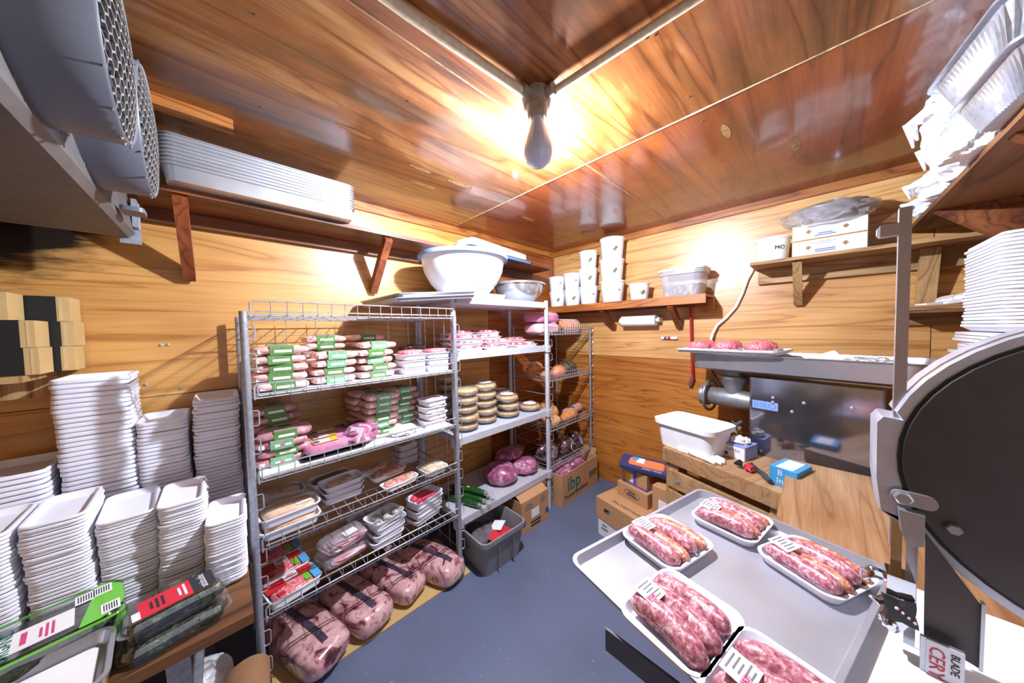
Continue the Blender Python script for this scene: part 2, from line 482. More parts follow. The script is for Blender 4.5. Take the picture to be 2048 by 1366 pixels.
def pillow_mb(w, d, h, e=0.35, n=16, rings=7, seed=0, amp=0.0, taper=0.0, flat_bottom=True):
    """soft rounded slab"""
    m = MB(); loops = []
    for i in range(rings + 1):
        t = -1 + 2*i/rings
        z = math.copysign(abs(t)**0.8, t)
        k = (1 - abs(t)**2.6)**0.5 if abs(t) < 1 else 0.0
        k = 0.55 + 0.45*k if 0 < i < rings else 0.5
        lp = []
        for j in range(n):
            a = 2*PI*j/n
            cx, sy = math.cos(a), math.sin(a)
            x = math.copysign(abs(cx)**e, cx)*w/2*k
            y = math.copysign(abs(sy)**e, sy)*d/2*k
            y *= 1 - taper*x/(w/2)
            zz = (z+1)/2*h
            if amp:
                q = noise.noise(Vector((x*14+seed*7.1, y*14, zz*14)))
                f = 1 + amp*q
                x *= f; y *= f; zz = max(0, zz*(1 + amp*noise.noise(Vector((x*11, y*11+seed*3.3, 4.0)))))
            lp.append((x, y, zz))
        loops.append(lp)
    return m.loft(loops, True, True)

def blob_mb(rx, ry, rz, seed=0, amp=0.15, fr=3.0, sub=3, base=True, sharp=False):
    bm = bmesh.new()
    bmesh.ops.create_icosphere(bm, subdivisions=sub, radius=1.0)
    m = MB(); idx = {}
    for i, v in enumerate(bm.verts):
        p = v.co.copy()
        q = noise.noise(p*fr + Vector((seed*5.3, seed*1.7, 0)))
        if sharp: q = 1.3*(0.5 - abs(noise.noise(p*fr + Vector((seed*5.3, 1, 0))))*2) + 0.6*(0.4 - 2*abs(noise.noise(p*fr*2.3 + Vector((0, seed*3.1, 2))))) + 0.15*(0.4 - 2*abs(noise.noise(p*fr*5.1 + Vector((0, 4, seed*2.1)))))
        p *= 1 + amp*q
        z = p.z*rz
        if base: z = max(z, -0.72*rz)
        m.v.append((p.x*rx, p.y*ry, z + (0.72*rz if base else 0))); idx[v] = i
    for f in bm.faces:
        m.f.append(tuple(idx[v] for v in f.verts)); m.sm.append(True)
    bm.free()
    return m

_txt = {}
def text_mesh(body, size, mat, name='lettering', bold=0.0):
    key = (body, size, mat)
    if key in _txt: return _txt[key]
    cu = bpy.data.curves.new('t', 'FONT'); cu.body = body; cu.size = size; cu.extrude = 0.0004; cu.offset = bold
    cu.align_x = 'CENTER'; cu.align_y = 'CENTER'; cu.resolution_u = 2
    o = bpy.data.objects.new('t', cu); COL.objects.link(o)
    bpy.context.view_layer.update()
    me = bpy.data.meshes.new_from_object(o.evaluated_get(bpy.context.evaluated_depsgraph_get()))
    bpy.data.objects.remove(o); bpy.data.curves.remove(cu)
    me.name = name; me.materials.clear(); me.materials.append(MATS[mat])
    _txt[key] = me
    return me
def text(parent, body, size, mat, org, xd, yd, name='lettering', bold=0.0):
    o = obj(name, text_mesh(body, size, mat, name, bold), parent)
    x = Vector(xd).normalized(); y = Vector(yd); y = (y - x*y.dot(x)).normalized(); z = x.cross(y)
    M = Matrix((x, y, z)).transposed().to_4x4(); M.translation = Vector(org)
    o.matrix_local = M
    return o

def bars(parent, mat, org, xd, yd, w, h, n, name='print_line', seed=1):
    """rows of illegible print"""
    x = Vector(xd).normalized(); y = Vector(yd).normalized(); z = x.cross(y); R = Matrix((x, y, z)).transposed(); random.seed(seed)
    for k in range(n):
        ww = w*random.uniform(0.6, 1.0)
        MB().box(Vector(org) + y*(h*(0.5 - (k + 0.5)/n)), (ww, h/n*0.5, 0.0006), rot=R).build(name, mat, parent)

ORD = ['topmost', 'second from the top', 'third from the top', 'fourth from the top', 'fifth from the top', 'sixth from the top', 'seventh from the top', 'eighth from the top', 'ninth from the top']
def nth(i, n):
    """i counted from the bottom of n"""
    if n == 1: return 'single'
    if i == 0: return 'bottom'
    return ORD[n - 1 - i]

def struct(o):
    o['kind'] = 'structure'
    return o

# ================================================================ THE SETTING
RX0, RY0, H = -3.62, -2.76, 2.30
struct(MB().box((RX0/2, RY0/2 - 0.3, -0.05), (3.9, 3.7, 0.1)).build('floor', 'floor_paint'))

def panel_part(name, x0, x1, y0, y1, z0, z1, mat, parent):
    g = 0.0015
    b = MB().box(((x0+x1)/2, (y0+y1)/2, (z0+z1)/2), (x1-x0-(2*g if x1-x0 > .1 else 0), y1-y0-(2*g if y1-y0 > .1 else 0), z1-z0-(2*g if z1-z0 > .1 else 0)))
    return b.build(name, mat, parent)
wl = struct(MB().box((RX0/2, 0.05, 1.15), (3.8, 0.06, 2.34)).build('wall_left', 'lumber_brown'))
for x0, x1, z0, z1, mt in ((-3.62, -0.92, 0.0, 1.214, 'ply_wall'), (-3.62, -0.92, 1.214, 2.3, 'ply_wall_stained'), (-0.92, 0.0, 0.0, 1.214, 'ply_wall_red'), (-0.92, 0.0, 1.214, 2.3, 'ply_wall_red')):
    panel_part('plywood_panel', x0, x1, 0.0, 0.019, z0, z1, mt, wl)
wr = struct(MB().box((0.05, RY0/2, 1.15), (0.06, 2.9, 2.34)).build('wall_right', 'lumber_brown'))
for y0, y1, z0, z1, mt in ((-2.44, 0.0, 0.0, 1.214, 'ply_right_lower'), (-2.44, 0.0, 1.214, 2.3, 'ply_right_upper'), (-2.76, -2.44, 0.0, 1.214, 'ply_right_lower'), (-2.76, -2.44, 1.214, 2.3, 'ply_right_upper')):
    panel_part('plywood_panel', 0.0, 0.019, y0, y1, z0, z1, mt, wr)
# wall behind the camera with an unseen doorway added for fill light; wall beside the cooling unit
ws = struct(MB().box((-0.86, RY0 - 0.03, 1.15), (1.8, 0.06, 2.34)).box((-3.2, RY0 - 0.03, 1.15), (0.9, 0.06, 2.34)).box((-2.26, RY0 - 0.03, 2.16), (1.1, 0.06, 0.3)).build('wall_back', 'ply_wall'))
ww = struct(MB().box((RX0 - 0.03, RY0/2, 1.15), (0.06, 2.9, 2.34)).build('wall_side', 'ply_wall'))
ce = struct(MB().box((RX0/2, RY0/2, H + 0.06), (3.9, 3.0, 0.06)).build('ceiling', 'lumber_brown'))
SX, SY = -1.27, -1.21
for x0, x1, y0, y1, mt in ((SX, 0.02, SY, 0.02, 'ply_ceiling_red'), (SX, 0.02, -2.78, SY, 'ply_ceiling_red'), (-3.64, SX, SY, 0.02, 'ply_ceiling'), (-3.64, SX, -2.78, SY, 'ply_ceiling')):
    panel_part('plywood_panel', x0, x1, y0, y1, H, H + 0.02, mt, ce)
def strip(a, b, wd, seed):
    m = MB(); n = 40; a = Vector(a); b = Vector(b); d = (b-a); L = d.length; d.normalize(); s = Vector((-d.y, d.x, 0))
    loops = []
    for i in range(n+1):
        p = a + d*L*i/n; q = wd*(0.5 + 0.9*abs(noise.noise(Vector((i*0.9, seed, 0))))); h = 0.002 + 0.0022*abs(noise.noise(Vector((i*0.7, seed, 9))))
        loops.append([p - s*q + Vector((0,0,.001)), p - s*q*0.5 - Vector((0,0,h)), p + s*q*0.5 - Vector((0,0,h)), p + s*q + Vector((0,0,.001))])
    return m.loft(loops, True, True)
strip((SX, 0, H), (SX, -2.7, H), 0.0065, 1).build('joint_filler', 'joint_filler', ce)
strip((SX, SY, H), (0, SY, H), 0.005, 2).build('joint_filler', 'joint_filler', ce)
strip((-3.6, SY, H), (SX, SY, H), 0.0045, 3).build('joint_filler', 'joint_filler', ce)
for k, (x, y, L_) in enumerate(((-2.19, -0.70, .07), (-1.77, -0.48, .075), (-1.86, -0.62, .06), (-1.80, -0.38, .05), (-1.62, -0.62, .08), (-0.70, -1.95, .07), (-0.95, -0.52, .07), (-2.4, -1.62, .07), (-1.05, -1.75, .06))):   # football-shaped veneer patches
    MB().add([(x + L_*math.sin(-PI/2 + PI*i/12)*(1), y + s*L_*0.24*math.cos(-PI/2 + PI*i/12), H - 0.0008) for s in (1, -1) for i in range(13)], [tuple(range(13)) + tuple(reversed(range(13, 26)))]).build('veneer_patch', 'lumber_pale' if k % 3 else 'lumber_orange', ce)
for k in range(26):     # nail heads in the ceiling sheets
    random.seed(k + 40)
    x = random.choice([-2.9, -2.5, -2.1, -1.7, -1.36, -1.18, -0.8, -0.4]) + random.uniform(-.02, .02); y = random.choice([-0.2, -0.6, -1.0, -1.14, -1.28, -1.7]) + random.uniform(-.02, .02)
    MB().lathe([(0.004, 0), (0.004, -0.001), (0.001, -0.0015)], 8, (x, y, H), cap1=True).build('nail_head', 'rust_steel', ce)
def trim(name, a, b, wd, h, mat):
    return struct(MB().beam(a, b, wd, h).build(name, mat))
trim('trim_1', (-3.6, -0.011, 2.275), (-0.02, -0.011, 2.275), 0.022, 0.05, 'lumber_orange')
trim('trim_2', (-0.011, -0.02, 2.275), (-0.011, -2.74, 2.275), 0.022, 0.05, 'lumber_orange_y')
struct(MB().box((-0.012, -0.012, 1.12), (0.024, 0.024, 2.24)).build('trim_3', 'lumber_red'))
for y, z in ((-.62, .28), (-.62, .12), (-.66, .62), (-.95, .9), (-1.3, .75)):
    MB().lathe([(0.006, 0), (0.006, -0.003), (0.002, -0.005)], 8, (0, y, z), 'x', cap1=True).build('screw_head', 'galvanised', wr)
for x, z in ((-2.81, 1.44), (-2.79, 1.44), (-2.86, 1.27), (-2.76, 1.24)):
    MB().lathe([(0.006, 0), (0.006, -0.003), (0.002, -0.005)], 8, (x, 0, z), 'y', cap1=True).build('screw_head', 'galvanised', wl)

# ================================================================ LAMP
t = thing('ceiling_lamp', 'twin-socket ceiling lamp with one grey unlit bulb in front of a lit one', 'lamp')
BX, BY = -1.79, -1.335
m = MB().lathe([(0.050, 2.30), (0.052, 2.285), (0.046, 2.255), (0.034, 2.245)], 20, (BX, BY, 0), cap1=True)
m.lathe([(0.036, 2.25), (0.034, 2.215), (0.030, 2.205)], 18, (BX - 0.01, BY - 0.01, 0), cap1=True)
m.build('junction_box', 'socket_grey', t)
for dx, dy, L in ((-1, 0.02, 0.03), (0.02, -1, 0.03)):
    a = Vector((BX + dx*0.045, BY + dy*0.045, 2.278)); b = a + Vector((dx, dy, 0))*L
    MB().tube([a, b], 0.019, 10).build('conduit_nut', 'socket_grey', t)
def bulb(c0, d, scale, mat, name, parent):
    prof = [(0.016, 0.0), (0.018, 0.03), (0.022, 0.05), (0.034, 0.085), (0.042, 0.115), (0.0425, 0.135), (0.036, 0.158), (0.022, 0.172), (0.006, 0.178)]
    m = MB().lathe([(r*scale, h*scale) for r, h in prof], 22, cap0=True, cap1=True)
    o = m.build(name, mat, parent)
    q = Vector((0, 0, 1)).rotation_difference(Vector(d).normalized())
    o.matrix_local = Matrix.Translation(c0) @ q.to_matrix().to_4x4()
    return o
bulb((BX - 0.010, BY - 0.010, 2.24), (-0.05, -0.05, -1), 1.16, 'bulb_grey', 'bulb', t)['label'] = 'grey unlit bulb'
MB().tube([(BX + 0.02, BY + 0.015, 2.25), (BX + 0.058, BY + 0.045, 2.242)], 0.022, 12).build('socket', 'socket_grey', t)
bulb((BX + 0.052, BY + 0.040, 2.243), (0.80, 0.55, -0.16), 0.62, 'bulb_lit', 'bulb', t)['label'] = 'lit white bulb'
ld = bpy.data.lights.new('bulb_light', 'POINT'); ld.energy = BULB_W; ld.color = (0.77, 0.865, 1.0); ld.shadow_soft_size = 0.022
lo = bpy.data.objects.new('bulb_light', ld); COL.objects.link(lo)
lo.location = (BX + 0.155, BY + 0.112, 2.214); lo.parent = t
tag(MB().tube([(BX - 0.06, BY + 0.005, 2.275), (-2.25, -1.30, 2.28), (-3.4, -1.285, 2.28)], 0.0155, 10).build('conduit_pipe', 'conduit_paint'), 'painted conduit pipe running along the ceiling towards the cooling unit', 'pipe')
tag(MB().tube([(BX + 0.012, BY - 0.06, 2.278), (-1.745, -1.80, 2.282), (-1.70, -2.74, 2.284)], 0.0125, 10).build('conduit_pipe', 'conduit_paint'), 'painted conduit pipe crossing the brightly lit side of the ceiling', 'pipe')

# ================================================================ COOLING UNIT
t = thing('cooling_unit', 'grey ceiling cooling unit with two round caged fans', 'cooler')
m = MB()
y0, y1 = -1.62, -0.25
prof = [(-2.83, 1.862), (-2.845, 1.845), (-3.50, 1.845), (-3.50, 2.27), (-2.87, 2.27)]
m.loft([[(x, y0, z) for x, z in prof], [(x, y1, z) for x, z in prof]], True, True, smooth=False)
m.build('casing', 'evap_grey', t)
m = MB().box((-2.842, -0.243, 1.90), (0.05, 0.012, 0.15)).box((-2.825, -0.265, 1.93), (0.012, 0.05, 0.10))
m.build('end_bracket', 'galvanised', t)
MB().loft([rr(0.05, 0.07, 0.012, 1.872), rr(0.05, 0.07, 0.012, 1.886)]).build('drain_tab', 'shroud_grey', t).location = (-2.80, -0.50, 0)
FR = 0.162
for cy in (-0.715, -1.047):
    c = (0, cy, 2.045)
    g = MB().lathe([(FR-0.008, -2.87), (FR+0.010, -2.87), (FR+0.008, -2.80), (FR+0.004, -2.740), (FR, -2.736), (FR-0.006, -2.740), (FR-0.006, -2.87)], 48, c, 'x')
    sh = g.build('fan_shroud', 'shroud_grey', t)
    gm = MB(); s = 0.0150                    # hexagonal mesh cage, bulging outwards
    def gp(y, z): return (-2.740 + 0.014*(1 - (y*y+z*z)/FR**2), cy + y, 2.045 + z)
    done = set()
    for i in range(-20, 21):
        for j in range(-20, 21):
            hy = s*1.732*(j + (i % 2)*0.5); hz = s*1.5*i
            if hy*hy + hz*hz > (FR-0.001)**2: continue
            cn = [(hy + s*math.sin(PI/3*k), hz + s*math.cos(PI/3*k)) for k in range(6)]
            for k in range(3):
                a, b = cn[k], cn[k+1]
                gm.beam(gp(*a), gp(*b), 0.0036, 0.003, (1, 0, 0))
    gm.build('fan_cage', 'grille_dust', sh)
    bl = MB().lathe([(0.03, -2.84), (0.03, -2.80), (0.022, -2.795)], 16, c, 'x', cap0=True, cap1=True)
    for k in range(4):
        a = k*PI/2 + 0.4; u = Vector((0, math.cos(a), math.sin(a))); v = Vector((0, -math.sin(a), math.cos(a))); ctr = Vector(c) + Vector((-2.82, 0, 0))
        loops = []
        for q in range(6):
            r = 0.025 + q*0.022; wd = 0.02 + 0.012*q
            loops.append([ctr + u*r - v*wd + Vector((-.014, 0, 0)), ctr + u*r + v*wd + Vector((.014, 0, 0)), ctr + u*r + v*wd + Vector((.011, 0, 0)), ctr + u*r - v*wd + Vector((-.017, 0, 0))])
        bl.loft(loops)
    bl.build('fan_blade', 'fan_dark', sh)
    MB().lathe([(FR-0.008, -2.866), (0.001, -2.866)], 32, c, 'x').build('fan_back', 'fan_dark', sh)
    lg = MB()
    for a in (-2.1, -0.9):
        ctr = Vector(c) + Vector((-2.862, (FR+0.016)*math.cos(a), (FR+0.016)*math.sin(a)))
        u = Vector((0, -math.sin(a), math.cos(a))); r = Vector((0, math.cos(a), math.sin(a)))
        lg.beam(ctr - u*0.035, ctr + u*0.035, 0.03, 0.008, (1, 0, 0))
        lg.tube([ctr, ctr + Vector((0.03, 0, 0))], 0.006, 8)
    lg.build('mounting_lug', 'shroud_grey', sh)
tag(MB().box((-2.72, -0.445, 2.28), (0.34, 0.045, 0.038)).build('ceiling_batten', 'lumber_orange'), 'short orange wood batten nailed to the ceiling beside the fans', 'batten')

# ================================================================ LEFT WALL: long shelf with stacked pans
t = thing('wall_shelf', 'long brown plank shelf high on the left wall under stacked metal pans', 'shelf', group=None)
MB().box((-1.60, -0.151, 2.042), (2.46, 0.296, 0.02)).build('board', 'lumber_brown', t)
MB().box((-1.60, -0.02, 2.003), (2.46, 0.04, 0.056)).build('cleat', 'lumber_brown', t)
for bx in (-2.71, -1.90, -1.02):
    m = MB()
    m.beam((bx, -0.285, 2.025), (bx, -0.012, 1.745), 0.04, 0.05, (0, 1, 1))
    m.build('bracket', 'lumber_red', t)
def sheet_pan_mb(w, d, h=0.025, r=0.03, lip=0.008):
    m = MB()
    m.loft([rr(w-0.03, d-0.03, r*0.8, 0, 5), rr(w-2*lip, d-2*lip, r, h-0.004, 5), rr(w, d, r+lip*0.5, h-0.004, 5), rr(w, d, r+lip*0.5, h, 5), rr(w-2*lip, d-2*lip, r, h, 5), rr(w-0.033, d-0.033, r*0.8, 0.0015, 5)], True, True)
    return m
pm = sheet_pan_mb(0.66, 0.38, 0.058, 0.035).mesh('stacked_pan', 'aluminium')
for i in range(9):
    o = obj('sheet_pan', pm, None, (-2.425 - 0.002*(i % 2), -0.195, 2.053 + 0.0135*i))
    tag(o, 'aluminium pan, %s of the nested pans on the left wall shelf' % nth(i, 9), 'pan', 'nested pans on the left shelf')
# blue trays with white foam slabs at the corner end of the shelf
bt = tray_mb(0.62, 0.34, 0.022, 0.03, 0.95)
o = obj('display_tray', bt.mesh('display_tray', 'blue_tray'), None, (-1.00, -0.175, 2.053)); o.rotation_euler = (0.10, 0.02, 0.03)
tag(o, 'blue-grey tray tilted over the shelf edge above the big white bowl', 'tray')
ft = tray_mb(0.33, 0.24, 0.055, 0.03, 0.9).mesh('foam_slab', 'foam_white')
for k, (dx, dz, lb) in enumerate(((-0.15, 0.0, 'left of two upturned white foam trays on the blue tray'), (0.13, 0.0, 'right of two upturned white foam trays on the blue tray'))):
    o = obj('foam_tray', ft, None, (-1.0 + dx, -0.19, 2.152 - 0.022*k)); o.rotation_euler = (PI + 0.10, 0.06, 0.05*k)
    tag(o, lb, 'tray', 'foam trays on the blue tray')

# ================================================================ LEFT WALL: small shelf with striped cartons
t = thing('corner_shelf', 'short pale plank shelf under the black-striped cartons', 'shelf')
MB().box((-3.34, -0.15, 1.350), (0.54, 0.28, 0.02)).build('board', 'lumber_pale', t)
MB().box((-3.30, -0.02, 1.30), (0.46, 0.035, 0.075)).build('cleat', 'lumber_pale', t)
cw, cd, ch = 0.16, 0.10, 0.088
def carton(name, w, d, h, sa, sb):
    b = MB().box((0, 0, h/2), (w, d, h)).mesh('carton_body', 'cardboard_tan')
    s = MB().box(((sa+sb)/2, 0, h/2), (sb-sa, d + 0.002, h + 0.002)).mesh('black_stripe', 'cardboard_dark')
    tp = MB().box((w*0.40, 0, h/2), (w*0.04, d + 0.0015, h*0.9)).mesh('tape_strip', 'tape_clear')
    return [('body', b), ('stripe', s), ('tape', tp)]
cp = carton('carton', 0.20, 0.11, 0.088, 0.01, 0.072)
cq = carton('carton', 0.13, 0.11, 0.088, -0.065, 0.038)
for i in range(3):
    thing('striped_carton', 'tan carton with black stripe, %s of the stack nearest the wall panel' % nth(i, 3), 'box', (-3.105 + 0.004*i - (0.01 if i == 2 else 0), -0.075, 1.361 + 0.089*i), group='striped cartons', parts=cp)
for i in range(2):
    thing('striped_carton', 'black-fronted tan carton, %s of the two at the shelf edge' % ('upper' if i else 'lower'), 'box', (-3.112 - 0.004*i, -0.195, 1.361 + 0.089*i), group='striped cartons', parts=cq)
thing('striped_carton', 'tan carton with black stripe at the very left frame edge, on top', 'box', (-3.195, -0.195, 1.361 + 0.178), group='striped cartons', parts=cp)
for i in range(2):
    thing('striped_carton', 'tan carton partly cut by the left frame edge, %s one' % ('upper' if i else 'lower'), 'box', (-3.295, -0.195, 1.361 + 0.089*i), group='striped cartons', parts=cp)

# ================================================================ LEFT BENCH
t = thing('wood_bench', 'low worn plank bench on steel legs under the foam tray stacks', 'bench')
MB().box((-3.09, -0.70, 0.635), (1.02, 0.345, 0.03)).build('plank', 'bench_wood', t)
MB().box((-3.09, -0.355, 0.635), (1.02, 0.335, 0.03)).build('plank', 'bench_wood', t)
MB().box((-3.09, -0.095, 0.635), (1.02, 0.175, 0.03)).build('plank', 'bench_wood', t)
for lx in (-2.72, -3.5):
    for ly in (-0.80, -0.08):
        MB().beam((lx, ly, 0.0), (lx - (0.02 if lx > -3 else 0), ly, 0.62), 0.045, 0.02, (0, 1, 0)).build('leg', 'galvanised', t)
    MB().box((lx, -0.44, 0.36), (0.03, 0.70, 0.03)).build('stretcher', 'galvanised', t)
MB().box((-3.09, -0.80, 0.38), (0.80, 0.03, 0.035)).build('stretcher', 'galvanised', t)

def foam_tray_mesh(w, d, h, pitch):
    m = MB(); rim = min(pitch*0.86, h*0.7)
    m.loft([rr(w*0.82, d*0.86, 0.018, 0, 4), rr(w-0.008, d-0.008, 0.022, h-rim, 4), rr(w, d, 0.024, h-rim*0.8, 4), rr(w, d, 0.024, h-rim*0.2, 4), rr(w-0.004, d-0.004, 0.023, h, 4), rr(w-0.014, d-0.014, 0.02, h-0.001, 4), rr(w*0.82-0.008, d*0.86-0.008, 0.016, 0.004, 4)], True, True)
    return m.mesh('foam_tray', 'foam_white')
# (x centre, y centre, width, depth, z top, pitch, rz, description)
stacks = [
    (-2.945, -0.165, 0.165, 0.25, 1.335, 0.0165, 0.03, 'tallest foam tray stack by the left wall'),
    (-2.790, -0.180, 0.130, 0.23, 1.155, 0.0145, 0.00, 'back foam stack between the tallest and the rack-side one'),
    (-2.642, -0.165, 0.140, 0.25, 1.215, 0.0145, 0.00, 'back foam stack right beside the wire rack'),
    (-3.125, -0.190, 0.17, 0.25, 1.055, 0.0165, 0.05, 'low back foam stack at the left frame edge'),
    (-2.627, -0.592, 0.100, 0.205, 0.872, 0.0098, -0.03, 'lowest front foam stack next to the rack post'),
    (-2.732, -0.520, 0.104, 0.22, 0.942, 0.0098, 0.00, 'narrow front foam stack behind the red-labelled clamshell'),
    (-2.850, -0.475, 0.118, 0.24, 0.932, 0.0098, 0.06, 'middle front foam stack behind the clamshells'),
    (-2.962, -0.490, 0.108, 0.23, 0.988, 0.0098, 0.02, 'front foam stack behind the green-edged clamshells'),
    (-3.077, -0.500, 0.108, 0.22, 0.985, 0.0105, 0.04, 'leftmost front foam stack cut by the frame'),
]
for si, (x, y, w, d, zt, pt, rz, desc) in enumerate(stacks):
    h = 0.028 if pt > 0.012 else 0.022
    me = foam_tray_mesh(w, d, h, pt)
    n = int(round((zt - 0.65 - h)/pt)) + 1
    random.seed(si)
    for i in range(n):
        o = obj('foam_tray', me, None, (x + random.uniform(-.0022, .0022) + 0.004*math.sin(i*0.13 + si), y + random.uniform(-.0025, .0025) + 0.004*math.sin(i*0.1), 0.651 + pt*i))
        o.rotation_euler = (0, 0, rz + random.uniform(-.018, .018))
        if i == n - 1: tag(o, 'top white tray of the %s' % desc, 'tray', 'foam trays on the left bench')
        else: tag(o, 'white tray within the %s' % desc, 'tray', 'foam trays on the left bench, stack %d' % (si + 1))

# ---------------------------------------------------------------- clamshells of sprouts on the bench
def clam_parts(w, d, h, fill, ridges=True, seed=1):
    body = MB()
    N = 10
    def loop(kw, z, amp):
        return ribbed(w*kw, d*kw, 0.02, z, 72, amp)
    a = 0.035 if ridges else 0.0
    body.loft([loop(0.84, 0, a), loop(0.92, h*0.6, a), loop(0.96, h*0.62, 0), loop(1.06, h*0.64, 0), loop(1.06, h*0.66, 0)], True, False)
    lid = MB().loft([rr(w*1.07, d*1.07, 0.02, h*0.67, 12), rr(w*1.0, d*1.0, 0.02, h*0.68, 12), rr(w*0.95, d*0.95, 0.02, h*0.97, 12), rr(w*0.90, d*0.90, 0.02, h, 12)], False, True)
    con = pillow_mb(w*0.88, d*0.88, h*0.9, 0.3, 28, 8, seed, 0.25)
    con.v = [(x, y, z*0.95 + 0.004) for x, y, z in con.v]
    lf = MB(); random.seed(seed)
    for k in range(120):
        x = random.uniform(-w*.4, w*.4); y = random.uniform(-d*.4, d*.4); z = h*random.uniform(.62, .86); a = random.uniform(0, 6.28); L = random.uniform(.012, .03)
        dx, dy = math.cos(a)*L, math.sin(a)*L; tz = random.uniform(-.008, .008)
        lf.add([(x, y, z), (x+dx*.5-dy*.15, y+dy*.5+dx*.15, z+tz+.003), (x+dx, y+dy, z+tz), (x+dx*.5+dy*.15, y+dy*.5-dx*.15, z+tz+.002)], [(0, 1, 2, 3)])
    return [('base', body.mesh('clam_base', 'clear_plastic')), ('lid', lid.mesh('clam_lid', 'clear_plastic')), ('sprouts', con.mesh('sprouts', fill)), ('loose_leaves', lf.mesh('leaves', 'green_leaf'))]
cl = clam_parts(0.195, 0.125, 0.055, 'sprouts', True, 2)
def put_clam(loc, rz, label, red):
    o = thing('clamshell_box', label, 'container', loc, rz, 'clear clamshells on the bench', cl)
    if red:
        zt = 0.0556
        lb = MB().box((-0.02, -0.01, zt), (0.095, 0.078, 0.0006)).build('red_label', 'label_red', o)
        MB().box((0.050, -0.01, zt), (0.046, 0.078, 0.0007)).build('dark_label', 'label_dark', o)
        MB().box((-0.072, -0.028, zt), (0.014, 0.034, 0.0007)).build('barcode', 'label_white', o)
        text(o, 'attitude', 0.023, 'sticker_white', (0.049, -0.012, zt + 0.0008), (0, 1, 0), (-1, 0, 0))
        bars(o, 'sticker_white', (0.010, -0.01, zt + 0.0006), (0, 1, 0), (-1, 0, 0), 0.06, 0.02, 2)
        bars(o, 'label_dark', (-0.035, -0.01, zt + 0.0006), (0, 1, 0), (-1, 0, 0), 0.05, 0.03, 3)
    return o
put_clam((-2.735, -0.80, 0.651), 0.18, 'lower clear clamshell of greens at the bench edge', False)
put_clam((-2.735, -0.79, 0.708), 0.20, 'upper clear clamshell with red and black label', True)

def green_clam(loc, rz, label, lower):
    w, d, h = 0.30, 0.175, 0.062
    con = pillow_mb(w*0.9, d*0.9, h*0.9, 0.3, 28, 8, 5, 0.2)
    body = MB().loft([rr(w*0.86, d*0.84, 0.025, 0, 6), rr(w*0.97, d*0.95, 0.03, h*0.88, 6), rr(w, d, 0.03, h*0.9, 6)], True, False)
    lid = MB().loft([rr(w, d, 0.03, h*0.92, 6), rr(w*0.96, d*0.95, 0.03, h*0.93, 6), rr(w*0.94, d*0.92, 0.03, h, 6)], False, True)
    o = thing('greens_box', label, 'container', loc, rz, 'green-edged salad boxes')
    body.build('base', 'clear_plastic', o); lid.build('lid', 'clear_plastic', o); con.build('salad', 'sprouts_dark', o)
    # green corner band of the film lid
    def band(x0, x1, z):
        m = MB(); n = 10; top = []
        for i in range(n + 1):
            yv = -d/2*0.99 + d*0.99*i/n
            cr = 0.04*abs(2*i/n - 1)**4
            top.append((x0 + 0.03*(i/n - .5), yv, x1 - cr))
        vs = []; fs = []
        for i, (a, yv, b) in enumerate(top):
            vs += [(a, yv, z), (b, yv, z), (a, yv, z + 0.0008), (b, yv, z + 0.0008)]
        for i in range(n):
            k = i*4
            fs += [(k+2, k+3, k+7, k+6), (k, k+4, k+5, k+1), (k+1, k+5, k+7, k+3), (k, k+2, k+6, k+4)]
        m.add(vs, fs); return m
    band(w*0.32, w*0.505, h + 0.0006).build('green_band', 'clam_green', o)
    MB().box((w*0.44, 0, h*0.5), (0.001, 0.001, 0.001))
    MB().loft([rr(w*1.012, d*1.012, 0.03, h*0.86, 6), rr(w*1.016, d*1.016, 0.03, h*0.97, 6)], False, False).build('green_edge', 'clam_green', o)
    if not lower:
        MB().box((-0.03, -0.02, h + 0.0008), (0.21, 0.082, 0.0008)).build('paper_label', 'label_white', o)
        text(o, 'ORGANIC', 0.026, 'ink_green', (-0.015, -0.02, h + 0.0018), (0, 1, 0), (-1, 0, 0))
        bars(o, 'ink_pink', (0.008, -0.02, h + 0.0014), (0, 1, 0), (-1, 0, 0), 0.075, 0.016, 1)
        bars(o, 'ink_pink', (0.038, -0.025, h + 0.0014), (0, 1, 0), (-1, 0, 0), 0.06, 0.024, 3)
        for (lx, ly) in ((0.118, 0.05), (0.09, 0.045), (0.128, -0.052)):
            b = MB().box((lx, ly, h + 0.0022), (0.030, 0.045, 0.0006)).build('small_label', 'label_white', o)
            for q in range(6):
                MB().box((lx - 0.010 + 0.004*q, ly, h + 0.0028), (0.0016, 0.03, 0.0004)).build('print_bar', 'ink_black', b)
    return o
green_clam((-2.985, -0.735, 0.651), 0.16, 'lower green-edged salad box on the bench', True)
green_clam((-2.985, -0.735, 0.717), 0.19, 'upper green-edged salad box with a white printed label', False)
thing('steel_tray', 'steel pan with white liner at the bottom left frame corner', 'pan', (-2.955, -0.90, 0.72), 0.1, parts=[('pan', sheet_pan_mb(0.26, 0.20, 0.03, 0.03).mesh('steel_pan', 'steel_brushed')), ('liner', MB().loft([rr(0.20, 0.14, 0.02, 0.003), rr(0.21, 0.15, 0.02, 0.006)]).mesh('liner', 'paper_white'))])
MB_leg = MB().box((-2.955, -0.90, 0.685), (0.22, 0.16, 0.068)); tag(MB_leg.build('carton', 'cardboard'), 'plain brown carton under the steel pan at the bench front', 'box')
